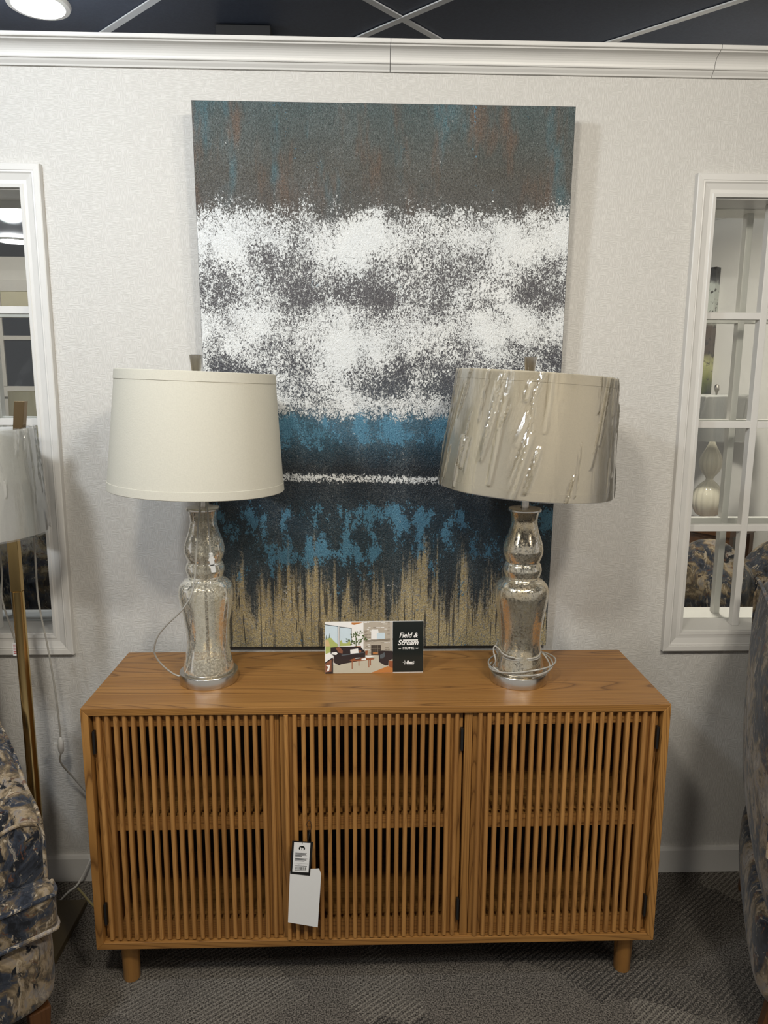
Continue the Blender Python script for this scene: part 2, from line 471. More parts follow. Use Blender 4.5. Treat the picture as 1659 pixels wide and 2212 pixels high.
def mercury_glass(name, cover, tint=(0.86, 0.83, 0.74), frost=0.10):
    g = NT(name)
    co = g.coord()
    sp = g.noise(co, 170, 4, 0.75)
    cl = g.noise(g.mapping(co, (14, 14, 8)), 1.0, 4, 0.65)
    val = g.math('ADD', g.math('MULTIPLY', g.math('SUBTRACT', sp, 0.5), 1.6), g.math('MULTIPLY', g.math('SUBTRACT', cl, 0.5), 0.9))
    m = g.sstep(val, 0.5 - cover - 0.2, 0.5 - cover + 0.2)
    bp = g.bump(g.noise(co, 60, 3), 0.10, 0.004)
    mc = g.mix(g.sstep(cl, 0.35, 0.65), tint, (0.74, 0.60, 0.38))
    mc = g.mix(g.math('MULTIPLY', g.sstep(sp, 0.50, 0.62), 0.55), mc, (0.22, 0.17, 0.09))
    me = g.principled(Base_Color=mc, Metallic=1.0, Roughness=g.sstep(sp, 0.4, 0.65, 0.10, 0.32))
    g.t.links.new(bp, me.inputs['Normal'])
    tr = g.n('ShaderNodeBsdfTransparent', {'Color': (0.88, 0.875, 0.83)})
    gl = g.n('ShaderNodeBsdfGlossy', {'Color': (1, 1, 1), 'Roughness': 0.04, 'Normal': bp})
    fr = g.n('ShaderNodeFresnel', {'IOR': 1.5, 'Normal': bp}).outputs[0]
    clear = g.n('ShaderNodeMixShader', {0: g.math('MULTIPLY', fr, 1.0, clamp=True), 1: tr.outputs[0], 2: gl.outputs[0]})
    mx = g.n('ShaderNodeMixShader', {0: m, 1: clear.outputs[0], 2: me.outputs[0]})
    df = g.n('ShaderNodeBsdfDiffuse', {'Color': (0.78, 0.75, 0.64)})
    return g.done(g.n('ShaderNodeMixShader', {0: g.sstep(sp, 0.35, 0.7, frost * 0.4, frost * 1.8), 1: mx.outputs[0], 2: df.outputs[0]}).outputs[0])


def pane_glass(name, gloss=0.03):
    g = NT(name)
    nz = g.noise(g.coord(), 6, 4, 0.6, 1.5)
    gl = g.n('ShaderNodeBsdfGlossy', {'Color': (1, 1, 1), 'Roughness': 0.03})
    tr = g.n('ShaderNodeBsdfTransparent', {'Color': (0.95, 0.96, 0.95)})
    df = g.n('ShaderNodeBsdfDiffuse', {'Color': (0.7, 0.72, 0.74)})
    fr = g.n('ShaderNodeFresnel', {'IOR': 1.45}).outputs[0]
    a = g.n('ShaderNodeMixShader', {0: g.math('ADD', fr, gloss, clamp=True), 1: tr.outputs[0], 2: gl.outputs[0]})
    return g.done(g.n('ShaderNodeMixShader', {0: g.sstep(nz, 0.5, 0.8, 0.0, 0.06), 1: a.outputs[0], 2: df.outputs[0]}).outputs[0])


M_WALL = wallpaper()
M_CARPET = carpet()
M_TRIM = plain('white_trim_paint', (0.66, 0.65, 0.625), 0.38, var=0.03, scale=14)
M_CEIL = plain('dark_ceiling_tile', (0.062, 0.076, 0.110), 0.5, var=0.25, scale=120, bump=0.1)
M_GRID = plain('ceiling_grid_paint', (0.72, 0.74, 0.77), 0.35)
M_WX = wood('cherry_wood_lengthways', 0)
M_WZ = wood('cherry_wood_upright', 2)
M_WY = wood('cherry_wood_deep', 1)
M_SLAT = wood('cherry_wood_slat', 2, (0.40, 0.208, 0.066), (0.17, 0.072, 0.020), 0.5, 0.42)
M_BACKP = plain('shade_darkened_back', (0.030, 0.016, 0.008), 0.6, var=0.2, scale=20)  # shade inside the cabinet painted into the panel colour
M_LEG = wood('chair_leg_wood', 2, (0.12, 0.054, 0.021), (0.05, 0.02, 0.008), 0.5)
M_BLACK = plain('black_metal', (0.012, 0.012, 0.012), 0.4)
M_STEEL = metal('brushed_nickel', (0.66, 0.63, 0.58), 0.24, 2)
M_GOLD = metal('brushed_brass', (0.60, 0.43, 0.19), 0.22, 2)
M_BRONZE = metal('dark_bronze', (0.22, 0.155, 0.085), 0.35, 2)
M_BASE = plain('bronze_slab_paint', (0.075, 0.055, 0.025), 0.45)
M_PAINT = painting_paint()
M_EDGE = plain('canvas_edge', (0.018, 0.022, 0.028), 0.6)
M_SHADE = linen('oatmeal_linen', (0.72, 0.70, 0.615))
M_SHADE_T = linen('tan_linen', (0.70, 0.635, 0.50))
M_SHADE_W = linen('white_linen', (0.80, 0.80, 0.78))
M_FILM = plastic_film('clear_plastic_film')
M_MERC = mercury_glass('speckled_clear_glass', 0.36, (0.92, 0.90, 0.80), 0.24)
M_MERC2 = mercury_glass('silvered_glass', 0.62)
M_CORD = plain('clear_silver_cord', (0.36, 0.35, 0.32), 0.22, var=0.2, scale=90)
M_CORDW = plain('white_cord', (0.75, 0.74, 0.70), 0.35)
M_CLEARP = plain('frosted_clear_plastic', (0.72, 0.73, 0.73), 0.15)
M_CARDW = plain('card_white', (0.80, 0.80, 0.79), 0.3, var=0.02)
M_PANE = pane_glass('window_glass')
M_CAMO = camo('camouflage_fabric', 0.0)
M_CAMO2 = camo('camouflage_fabric_dark', 3.7, 0.8)
M_CREAM = plain('glazed_cream_ceramic', (0.66, 0.62, 0.50), 0.12, var=0.03)
M_LENS = plain('lit_lens', (1.0, 1.0, 1.0), 0.5, emit=22.0, var=0.0)
M_LENSW = M_LENS

# ------------------------------------------------------------------ structure
WT = 0.245                         # wall thickness
OZ0, OZ1 = 0.864, 2.197            # window openings
OL = (-1.80, -0.998)
OR = (1.015, 1.815)
WTOP = 2.582
tag(MB().box(-6, 6, -6, 8, -0.05, 0.0).build('floor', M_CARPET), kind='structure')
w = MB()
w.box(-5, 5, 0, WT, 0, OZ0); w.box(-5, 5, 0, WT, OZ1, WTOP)
w.box(-5, OL[0], 0, WT, OZ0, OZ1); w.box(OL[1], OR[0], 0, WT, OZ0, OZ1); w.box(OR[1], 5, 0, WT, OZ0, OZ1)
wall = tag(w.build('wall_back', M_WALL), kind='structure')
# wallpaper seam
MB().box(1.0625, 1.0640, -0.0006, 0.0, OZ1 + 0.066, 2.518).build('wallpaper_seam', M_TRIM, wall)

bb = empty('baseboard_back'); tag(bb, kind='structure')
MB().prism([(0, 0), (-0.013, 0), (-0.013, 0.082), (-0.009, 0.092), (0, 0.092)], 0, -5, 5).build('board', M_TRIM, bb)

# crown: three lengths with open joints, sub-parts of one trim
crown = empty('trim_1'); tag(crown, kind='structure')
cp = [(0, 2.518), (-0.007, 2.518), (-0.0085, 2.522), (-0.0145, 2.5285), (-0.017, 2.533), (-0.021, 2.5335), (-0.0225, 2.5365)]
for k in range(1, 8):
    a = math.radians(90 * k / 8)
    cp.append((-0.0225 - 0.0275 * (1 - math.cos(a)), 2.5365 + 0.030 * math.sin(a)))
cp += [(-0.051, 2.5675), (-0.0525, 2.5705), (-0.059, 2.5715), (-0.060, 2.574), (-0.060, 2.582), (0, 2.582)]
for a, b in ((-5, 0.0545), (0.0563, 0.9735), (0.9752, 5)):
    MB().prism(cp, 0, a, b).build('moulding_length', M_TRIM, crown)


def ring_side(pts, rect, side, depth_sign=-1, y=0.0):
    """one mitred side of a swept rectangular casing; pts = (offset outwards, height off the wall)"""
    x0, x1, z0, z1 = rect
    def cn(o):
        return [(x0 - o, z0 - o), (x1 + o, z0 - o), (x1 + o, z1 + o), (x0 - o, z1 + o)]
    vs = []
    for e in (side, (side + 1) % 4):
        for (o, d) in pts:
            c = cn(o)[e]
            vs.append((c[0], y + depth_sign * d, c[1]))
    n = len(pts)
    fs = [(i, i + 1, i + 1 + n, i + n) for i in range(n - 1)]
    fs += [tuple(range(n)), tuple(range(2 * n - 1, n - 1, -1)), (0, n, 2 * n - 1, n - 1)]
    return MB().add(vs, fs)


CASING = [(0.0, 0.0), (0.0, 0.009), (0.009, 0.0105), (0.0115, 0.0085), (0.020, 0.0085), (0.036, 0.0135), (0.040, 0.0170), (0.0435, 0.0165),
          (0.0450, 0.0185), (0.060, 0.0200), (0.0625, 0.0180), (0.0635, 0.0)]


def window(name, ox, cols, label):
    wnd = empty(name); tag(wnd, kind='structure')
    rect = (ox[0], ox[1], OZ0, OZ1)
    for s in range(4):
        ring_side(CASING, rect, s).build('casing', M_TRIM, wnd)
        ring_side(CASING, rect, s, 1, WT).build('back_casing', M_TRIM, wnd)
    # jamb liner boards
    t = 0.004
    for (a, b) in ((0.001, 0.121), (0.1225, WT - 0.001)):
        MB().box(ox[0], ox[1], a, b, OZ0, OZ0 + t).build('sill_board', M_TRIM, wnd)
        MB().box(ox[0], ox[1], a, b, OZ1 - t, OZ1).build('head_board', M_TRIM, wnd)
        MB().box(ox[0], ox[0] + t, a, b, OZ0 + t, OZ1 - t).build('jamb', M_TRIM, wnd)
        MB().box(ox[1] - t, ox[1], a, b, OZ0 + t, OZ1 - t).build('jamb', M_TRIM, wnd)
    bw = 0.0215
    for y0 in (0.040, 0.172):
        for k in range(1, 4):
            z = OZ0 + (OZ1 - OZ0) * k / 4
            MB().box(ox[0] + t, ox[1] - t, y0 + 0.002, y0 + 0.026, z - bw / 2, z + bw / 2).build('muntin', M_TRIM, wnd, bevel=0.0015)
        for k in range(1, cols):
            x = ox[0] + (ox[1] - ox[0]) * k / cols
            MB().box(x - bw / 2, x + bw / 2, y0, y0 + 0.028, OZ0 + t, OZ1 - t).build('muntin', M_TRIM, wnd, bevel=0.0015)
    MB().box(ox[0] + t, ox[1] - t, 0.1195, 0.1235, OZ0 + t, OZ1 - t).build('pane', M_PANE, wnd)
    return wnd


window('window_1', OL, 4, '')
window('window_2', OR, 4, '')

# ceiling slab, diagonal grid bars and tiles
ceil = tag(MB().box(-6, 6, -6, 8, ZC + 0.02, ZC + 0.08).build('ceiling', M_CEIL), kind='structure')
GX, GY = 0.1093 + 0.0, 0.405      # crossing seen above the canvas
ga = math.radians(46)
ca, sa = math.cos(ga), math.sin(ga)
P = 0.61
tile_me = None
for i in range(-5, 5):
    for j in range(-3, 3):
        cx = GX + (i + 0.5) * P * ca - (j + 0.5) * 2 * P * sa
        cy = GY + (i + 0.5) * P * sa + (j + 0.5) * 2 * P * ca
        if not (-3.2 < cx < 3.2 and -1.6 < cy < 3.4): continue
        if tile_me is None:
            h = P / 2 - 0.006
            tile_me = MB().box(-h, h, -h - P / 2, h + P / 2, -0.004, 0.012).build('ceiling_tile', M_CEIL, ceil)
            tile_me.location = (cx, cy, ZC + 0.006); tile_me.rotation_euler = (0, 0, ga)
        else:
            copy_obj(tile_me, ceil, (cx, cy, ZC + 0.006), (0, 0, ga))
bar = None
for d in (0, 1):
    for i in range(-5, 6):
        if d == 0 and i % 2: continue
        th = ga + d * math.pi / 2
        px = GX + (-i * P * math.sin(th)); py = GY + i * P * math.cos(th)
        if bar is None:
            bar = MB().box(-3.05, 3.05, -0.012, 0.012, 0.0, 0.004).build('grid_bar', M_GRID, ceil)
            bar.location = (px, py, ZC - 0.004); bar.rotation_euler = (0, 0, th)
        else:
            copy_obj(bar, ceil, (px, py, ZC - 0.004 - d * 0.0008), (0, 0, th))

dk = tag(MB().box(-0.515, -0.330, 0.46, 0.66, 2.50, ZC - 0.004).build('ceiling_duct', plain('dark_grey_duct', (0.008, 0.0085, 0.010), 0.7), bevel=0.003), 'dark grey square duct dropping from the black ceiling behind the crown moulding', 'duct')
# ------------------------------------------------------------------ downlight fittings
DLAB = [None, None, None, None, None, None,
        'bright round downlight showing above the crown moulding', 'round downlight above the camouflage sofa', 'bright round downlight seen through the window beside the floor lamp', 'round downlight added out of view to brighten the far room']
dl0 = None
for i, (lx, ly, lc, lp, la) in enumerate(LIGHTS):
    if i < 6: continue                # fittings past the wall, last an added fill; the others hang behind the camera
    d = empty('downlight', (lx, ly, ZC - 0.006))
    tag(d, DLAB[i], 'downlight', 'recessed downlights in the dark ceiling')
    MB().lathe([(0.078, 0.004), (0.080, -0.010), (0.094, -0.008), (0.098, 0.0), (0.098, 0.004)], 40).build('trim_ring', M_TRIM, d)
    MB().lathe([(0.0005, -0.006), (0.04, -0.006), (0.079, -0.003)], 40).build('lens', M_LENS, d)
    if i == 8: d.scale = (1.5, 1.5, 1.0)

# ------------------------------------------------------------------ slatted sideboard
SX0, SX1, SYF, SYB, SZ0, SZ1 = -0.739, 0.781, -0.4865, -0.089, 0.1423, 0.8353
T = 0.0195
sb = empty('slatted_sideboard', (0.021, -0.288, 0))
tag(sb, 'warm brown wooden sideboard with three vertical slatted doors on round legs', 'sideboard')
O = Vector((0.021, -0.288, 0))
X0, X1, YF, YB = SX0 - O.x, SX1 - O.x, SYF - O.y, SYB - O.y
MB().prism([(X0, SZ1), (X1, SZ1), (X1 - T, SZ1 - T), (X0 + T, SZ1 - T)], 1, YF, YB).build('top_panel', M_WX, sb, bevel=0.0012)
MB().prism([(X0, SZ0), (X1, SZ0), (X1 - T, SZ0 + T), (X0 + T, SZ0 + T)], 1, YF, YB).build('bottom_panel', M_WX, sb, bevel=0.0012)
MB().prism([(X0, SZ0), (X0 + T, SZ0 + T), (X0 + T, SZ1 - T), (X0, SZ1)], 1, YF, YB).build('side_panel', M_WZ, sb, bevel=0.0012)
MB().prism([(X1, SZ0), (X1 - T, SZ0 + T), (X1 - T, SZ1 - T), (X1, SZ1)], 1, YF, YB).build('side_panel', M_WZ, sb, bevel=0.0012)
DX0, DX1 = 0.2443 - O.x, 0.2645 - O.x
ZI0, ZI1 = SZ0 + T, SZ1 - T
MB().box(DX0, DX1, YF + 0.009, YB - 0.01, ZI0, ZI1).build('divider', M_WZ, sb, bevel=0.001)
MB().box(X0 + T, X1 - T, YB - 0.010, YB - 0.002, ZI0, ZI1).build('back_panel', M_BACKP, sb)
for a, b in ((X0 + T, DX0), (DX1, X1 - T)):
    MB().box(a, b, YF + 0.049, YB - 0.012, 0.478, 0.497).build('shelf', M_WX, sb)
    MB().box(a, b, YB - 0.030, YB - 0.0105, 0.70, 0.735).build('back_rail', M_WX, sb)
MB().box(-0.640, 0.655, YF + 0.030, YF + 0.048, SZ0 - 0.016, SZ0).build('apron', M_WX, sb, bevel=0.001)
for lx in (-0.671 - O.x, 0.724 - O.x):
    for ly in (-0.4215 - O.y, -0.150 - O.y):
        MB().lathe([(0.0215, 0.0), (0.0228, 0.003), (0.0262, SZ0)], 32, cap0=True, cap1=True).build('leg', M_WZ, sb, (lx, ly, 0))

# one slat mesh, shared: flat back, rounded front
SLW = 0.0056
slp = [(-SLW, 0.0), (SLW, 0.0), (SLW, -0.0125), (SLW * 0.8, -0.0155), (SLW * 0.35, -0.0170), (-SLW * 0.35, -0.0170), (-SLW * 0.8, -0.0155), (-SLW, -0.0125)]
slz0, slz1 = ZI0 + 0.0015, ZI1 - 0.002
slat0 = None


def door(x0, x1, hinge_right, open_deg):
    """x0..x1 in sideboard coordinates; origin at the hinge edge"""
    global slat0
    wd = x1 - x0
    hx = x1 if hinge_right else x0
    s = -wd if hinge_right else 0.0      # local left edge
    yb = YF + 0.0215                     # front face of the frame
    fw = 0.043
    H_ = slz1 - slz0
    d = empty('door', (hx, yb, slz0), 0, sb)
    for a in (s, s + wd - fw): MB().box(a, a + fw, 0, 0.020, 0.0, H_).build('stile', M_WZ, d, bevel=0.001)
    for (a, b) in ((0.0, 0.048), (0.3175, 0.3555), (H_ - 0.038, H_)):
        MB().box(s + fw, s + wd - fw, 0.0005, 0.0195, a, b).build('rail', M_WX, d)
    n = 21
    for k in range(n):
        x = s + 0.0175 + (wd - 0.035) * k / (n - 1)
        if slat0 is None:
            slat0 = MB().prism(slp, 2, 0.0035, H_).build('slat', M_SLAT, d, (x, 0, 0))
            sl = slat0
        else:
            sl = copy_obj(slat0, d, (x, 0, 0))
        sl.location.y = -0.0001
        sl.rotation_euler = (random.uniform(-.0006, .0006), random.uniform(-.0008, .0008), 0)
    for z in (0.045, H_ - 0.108):
        q = 0.0 if hinge_right else 0.0
        sgn = -1 if hinge_right else 1
        MB().box(min(0, sgn * 0.006), max(0, sgn * 0.006), -0.012, -0.0002, z, z + 0.062).build('hinge', M_BLACK, d)
    d.rotation_euler = (0, 0, math.radians(open_deg if hinge_right else -open_deg))
    return d


G = 0.0035
mid = (X0 + T + DX0) / 2
door(X0 + T + G, mid - 0.001, False, 0.0)
door(mid + 0.001, DX0 - G, True, 1.25)
door(DX1 + 0.002, X1 - T - G, True, 0.8)

# ------------------------------------------------------------------ canvas on the wall
pt = MB()
PWD, PHT, PTH = 1.056, 1.585, 0.020
h = PWD / 2
pt.box(-h, h, 0, PTH, 0, PHT, 1)
pt.add([(-h + .0008, -0.0004, .0008), (h - .0008, -0.0004, .0008), (h - .0008, -0.0004, PHT - .0008), (-h + .0008, -0.0004, PHT - .0008)], [(0, 1, 2, 3)], 0)
pn = pt.build('canvas_painting', [M_PAINT, M_EDGE], None, (0.0398, -0.0219, 0.8257), (math.atan(0.0582 / PHT), 0, 0), recalc=False)
tag(pn, 'large unframed abstract canvas in grey, white, navy and gold on the wall', 'painting')

# ------------------------------------------------------------------ table lamps
GP = [(0.066, 0.0305), (0.0685, 0.036), (0.0665, 0.050), (0.0605, 0.080), (0.0562, 0.112), (0.0580, 0.150), (0.0655, 0.195), (0.0722, 0.235), (0.0732, 0.255),
      (0.0690, 0.275), (0.0560, 0.289), (0.0460, 0.2945), (0.0485, 0.304), (0.0518, 0.318), (0.0490, 0.333), (0.0450, 0.3405), (0.0495, 0.352),
      (0.0538, 0.370), (0.0510, 0.392), (0.0415, 0.420), (0.0355, 0.445), (0.0355, 0.463), (0.0395, 0.481)]


def wrinkled_wrap(rb, rt, z0, z1, seed, n=420, m=60, ncre=60, amp=0.004, base=0.004, over=0.0):
    """clear film around a drum shade: faceted sheet with slanting creases"""
    rd = random.Random(seed)
    cre = []
    for _ in range(ncre):
        a = rd.uniform(0, 2 * math.pi); t0 = rd.uniform(-0.1, 0.8); L = rd.uniform(0.15, 0.95)
        cre.append((a, rd.uniform(-0.25, 0.15) - 0.18, t0, t0 + L, rd.uniform(0.4, 1.0) * amp, rd.uniform(0.014, 0.050)))
    vs = []
    for j in range(m + 1):
        t = j / m
        for k in range(n):
            a = 2 * math.pi * k / n
            r = rb + (rt - rb) * t + base + 0.0022 * math.sin(3 * a + 2 * t)
            dd = 0.0
            for (a0, sl, t0, t1, am, wdt) in cre:
                if t0 <= t <= t1:
                    q = (a - (a0 - sl * (t - t0)) + math.pi) % (2 * math.pi) - math.pi
                    e = max(0.0, 1 - abs(q) / wdt) * math.sin(math.pi * min(1, max(0, (t - t0) / (t1 - t0)))) ** 0.4
                    dd = max(dd, am * e)
            r += dd + over * math.sin(math.pi * t) * (0.5 + 0.5 * math.sin(2 * a + seed))
            vs.append((r * math.cos(a), r * math.sin(a), z0 + (z1 - z0) * t))
    fs = []
    for j in range(m):
        for k in range(n):
            k2 = (k + 1) % n
            q = (j * n + k, j * n + k2, (j + 1) * n + k2, (j + 1) * n + k)
            fs.append(q[:3]); fs.append((q[0], q[2], q[3]))
    return MB().add(vs, fs)


def drum(parent, mat, rb, rt, hgt, zb, tilt, band=True, loc=(0, 0)):
    sh = MB().lathe([(rb, 0), (rt, hgt), (rt - 0.0022, hgt), (rb - 0.0022, 0), (rb, 0)], 96).build('lamp_shade', mat, parent, (loc[0], loc[1], zb), (0, tilt, 0))
    if band:
        def rr(z): return rb + (rt - rb) * z / hgt
        MB().lathe([(rr(0) + 0.0004, -0.0012), (rr(0) + 0.0014, 0.0), (rr(.020) + 0.0014, 0.020), (rr(.0205) + 0.0002, 0.0205)], 96).build('trim_band', mat, sh)
        MB().lathe([(rr(hgt - .023) + 0.0002, hgt - .0232), (rr(hgt - .0228) + 0.0013, hgt - .0228), (rr(hgt) + 0.0013, hgt), (rr(hgt) - 0.001, hgt + 0.0012)], 96).build('trim_band', mat, sh)
    # spider: three wires and a hub under the finial
    sp = MB()
    for k in range(3):
        a = math.radians(95 + 120 * k)
        sp.tube([(0.008 * math.cos(a), 0.008 * math.sin(a), hgt - 0.014), (rt * 0.6 * math.cos(a), rt * 0.6 * math.sin(a), hgt - 0.014),
                 (rt * 0.985 * math.cos(a), rt * 0.985 * math.sin(a), hgt - 0.003)], 0.0018, 6)
    sp.lathe([(0.012, hgt - 0.016), (0.012, hgt - 0.012)], 16, cap0=True, cap1=True)
    sp.build('spider', M_STEEL, sh)
    return sh


def table_lamp(x, y, glass, shade_mat, tilt, shade_dx, zshade, label):
    L = empty('table_lamp', (x, y, SZ1))
    tag(L, label, 'table lamp', 'pair of glass table lamps on the sideboard')
    MB().lathe([(0.079, 0.0), (0.0800, 0.001), (0.0800, 0.0280), (0.0785, 0.0300), (0.060, 0.0300)], 64, cap0=True, cap1=True).build('base_plate', M_STEEL, L)
    MB().lathe(crom(GP, 6), 72).build('glass_body', glass, L)
    MB().lathe([(0.0045, 0.030), (0.0045, 0.482)], 16).build('inner_rod', M_STEEL, L)
    MB().lathe([(0.0435, 0.4805), (0.0445, 0.4815), (0.0445, 0.4865), (0.043, 0.4885), (0.012, 0.489)], 48, cap0=True).build('glass_cap', M_STEEL, L)
    MB().lathe([(0.0105, 0.489), (0.0105, 0.535), (0.017, 0.540), (0.017, 0.600), (0.010, 0.605)], 24, cap1=True).build('socket', M_STEEL, L)
    zt_ = zshade + 0.303
    hp = [(0.012, 0, 0.535), (0.055, 0, 0.60), (0.066, 0, 0.70), (0.045, 0, 0.80), (0.006, 0, zt_ - 0.012 - 0.0)]
    m = MB(); m.tube(crom(hp, 6), 0.0018, 6); m.tube(crom([(-a, b, c) for a, b, c in hp], 6), 0.0018, 6)
    m.build('harp', M_STEEL, L)
    sh = drum(L, shade_mat, 0.228, 0.202, 0.303, zshade, tilt, True, (shade_dx, 0))
    MB().lathe([(0.0075, zt_ - 0.016), (0.0105, zt_ - 0.006), (0.0172, zt_ + 0.043), (0.0165, zt_ + 0.044)], 32, cap1=True).build('finial', M_STEEL, L, (shade_dx * 0.3, 0, 0))
    return L, sh


lampL, shL = table_lamp(-0.450, -0.302, M_MERC, M_SHADE, math.radians(1.8), -0.012, 0.541,
                        'table lamp of clear speckled glass under a plain oatmeal linen drum shade')
lampR, shR = table_lamp(0.416, -0.315, M_MERC2, M_SHADE_T, math.radians(3.6), -0.003, 0.541,
                        'table lamp of silvered glass whose tan drum shade is still in plastic wrap')
wr = wrinkled_wrap(0.229, 0.203, -0.002, 0.305, 11, ncre=80, amp=0.0062).build('plastic_wrap', M_FILM, shR, recalc=False)
wr['label'] = 'clear wrinkled plastic wrap around the shade'


def W2L(pts, o): return [tuple(Vector(p) - Vector(o.location)) for p in pts]


# cord of the unwrapped lamp, hanging in front of the glass, with its clear plug
c1 = [(-0.449, -0.340, 1.40), (-0.446, -0.352, 1.345), (-0.4515, -0.366, 1.27), (-0.4565, -0.372, 1.206), (-0.4615, -0.374, 1.15), (-0.4690, -0.386, 1.107), (-0.485, -0.388, 1.078),
      (-0.504, -0.386, 1.055), (-0.540, -0.376, 1.020), (-0.568, -0.366, 0.985), (-0.583, -0.355, 0.945), (-0.580, -0.345, 0.915), (-0.563, -0.335, 0.885), (-0.543, -0.325, 0.862), (-0.5285, -0.318, 0.852)]
MB().tube(crom(W2L(c1, lampL), 6), 0.0024, 8).build('cord', M_CORD, lampL)
c2 = [(-0.440, -0.340, 1.40), (-0.4285, -0.350, 1.345), (-0.423, -0.364, 1.27), (-0.4195, -0.370, 1.214)]
MB().tube(crom(W2L(c2, lampL), 6), 0.0022, 8).build('cord', M_CORD, lampL)
pl = MB()
pl.lathe([(0.0045, 0.0), (0.0052, -0.012)], 14, cap0=True)
for k in range(4): pl.lathe([(0.0052, -0.002 - k * .003), (0.0064, -0.0025 - k * .003), (0.0064, -0.0035 - k * .003), (0.0052, -0.004 - k * .003)], 14)
pl.box(-0.0085, 0.0085, -0.004, 0.004, -0.0205, -0.0165)
pl.box(-0.0060, 0.0060, -0.0045, 0.0045, -0.030, -0.012)
pl.box(-0.0105, 0.0105, -0.004, 0.004, -0.0345, -0.031)
pl.box(-0.0062, 0.0062, -0.004, 0.004, -0.053, -0.030)
pl.build('plug', M_CLEARP, lampL, tuple(Vector((-0.4192, -0.372, 1.2145)) - lampL.location), (0, math.radians(-8), 0), bevel=0.0008)

# cord of the wrapped lamp, coiled round the foot of the glass
cc = []
for k in range(0, 61):
    t = k / 60; a = -math.pi * 0.62 - t * 2 * math.pi * 2.3
    r = 0.0605 + 0.003 * math.sin(5 * a) + (0.006 if k < 6 else 0)
    cc.append((r * math.cos(a), r * math.sin(a), 0.098 - 0.022 * t + 0.012 * math.sin(a) * (1 - t)))
MB().tube(cc, 0.0022, 8).build('cord', M_CORD, lampR)
loop = []
for k in range(0, 73):
    t = k / 72; a = math.radians(150) + t * 2 * math.pi * 1.75
    r = 0.085 + 0.011 * math.sin(a * 1.0 + 1.0) + 0.008 * math.sin(2.3 * a)
    z = 0.036 + 0.014 * (1 + math.sin(a * 0.9 + 2.2)) * 0.9
    loop.append((r * math.cos(a), r * math.sin(a), z))
MB().tube(loop, 0.0022, 8).build('cord', M_CORD, lampR)
lp2 = [(-0.058, -0.030, 0.095), (-0.074, -0.028, 0.108), (-0.078, -0.030, 0.094), (-0.073, -0.040, 0.070), (-0.077, -0.030, 0.050), (-0.062, -0.045, 0.040)]
MB().tube(crom(lp2, 6), 0.0022, 8).build('cord', M_CORD, lampR)
lp3 = [(0.060, -0.020, 0.085), (0.072, -0.026, 0.070), (0.080, -0.030, 0.050), (0.066, -0.050, 0.038), (0.020, -0.080, 0.036)]
MB().tube(crom(lp3, 6), 0.0022, 8).build('cord', M_CORD, lampR)

# ------------------------------------------------------------------ printed cards
def text(body, size, parent, loc, mat, rot=(math.pi / 2, 0, 0), shear=0.0, bold=0.0, align='CENTER', name='lettering', extr=0.0, sx=1.0):
    cu = bpy.data.curves.new(name, 'FONT')
    cu.body = body; cu.size = size; cu.shear = shear; cu.offset = bold; cu.align_x = align; cu.extrude = extr
    cu.resolution_u = 3
    tmp = bpy.data.objects.new(name, cu); C.objects.link(tmp)
    bpy.context.view_layer.update()
    me = bpy.data.meshes.new_from_object(tmp.evaluated_get(bpy.context.evaluated_depsgraph_get()))
    bpy.data.objects.remove(tmp)
    me.materials.clear(); me.materials.append(mat)
    for v in me.vertices: v.co.x *= sx
    o = bpy.data.objects.new(name, me); C.objects.link(o)
    o.parent = parent; o.location = loc; o.rotation_euler = rot
    return o


def ink(name, col, rough=0.22): return plain('ink_' + name, col, rough, var=0.04, scale=60)


I_WHITE = ink('white', (0.85, 0.85, 0.84)); I_BLACK = ink('black', (0.014, 0.018, 0.017), 0.16); I_SKY = ink('sky', (0.60, 0.72, 0.80))
I_SOFA = ink('sofa', (0.035, 0.026, 0.028)); I_RUG = ink('rug', (0.52, 0.49, 0.40)); I_STONE = ink('stone', (0.46, 0.41, 0.34)); I_STONE2 = ink('stone_dark', (0.25, 0.215, 0.17))
I_LEAF = ink('leaf', (0.09, 0.13, 0.05)); I_TREE = ink('tree', (0.42, 0.48, 0.16)); I_WOOD = ink('wood', (0.30, 0.10, 0.045)); I_ORANGE = ink('orange', (0.50, 0.20, 0.06))
I_FRAME = ink('frame', (0.10, 0.115, 0.13)); I_FIRE = ink('fire', (0.07, 0.055, 0.045)); I_RUST = ink('rust', (0.24, 0.10, 0.06)); I_TAN = ink('tan', (0.62, 0.46, 0.25)); I_PINE = ink('pine', (0.16, 0.22, 0.18))
INKS = [I_WHITE, I_BLACK, I_SKY, I_SOFA, I_RUG, I_STONE, I_STONE2, I_LEAF, I_TREE, I_WOOD, I_ORANGE, I_FRAME, I_FIRE, I_RUST, I_TAN, I_PINE]
(WHT, BLK, SKY, SOFA, RUG, STO, STD, LEAF, TREE, WOD, ORG, FRM, FIRE, RUST, TAN, PINE) = range(16)

card = empty('advertising_card', (0.0118, -0.264, SZ1), math.radians(1.1))
tag(card, 'small printed card with a living room photo and black lettered panel', 'card')
CWD, CHT = 0.281, 0.151
lean = math.radians(-4)
fp = MB().box(-CWD / 2, CWD / 2, 0, 0.0015, 0.0, CHT).build('front_leaf', M_CARDW, card, rot=(lean, 0, 0))
MB().box(-CWD / 2, CWD / 2, -0.0015, 0.0, -CHT * 0.99, 0.0).build('rear_leaf', M_CARDW, card, (0, 0.0122, CHT * 0.9975), (math.radians(11), 0, 0))


def cuv(px, py): return ((px - 140) / 1408 * CWD - CWD / 2, (898 - py) / 733 * CHT)


pm = MB()
layer = [0]


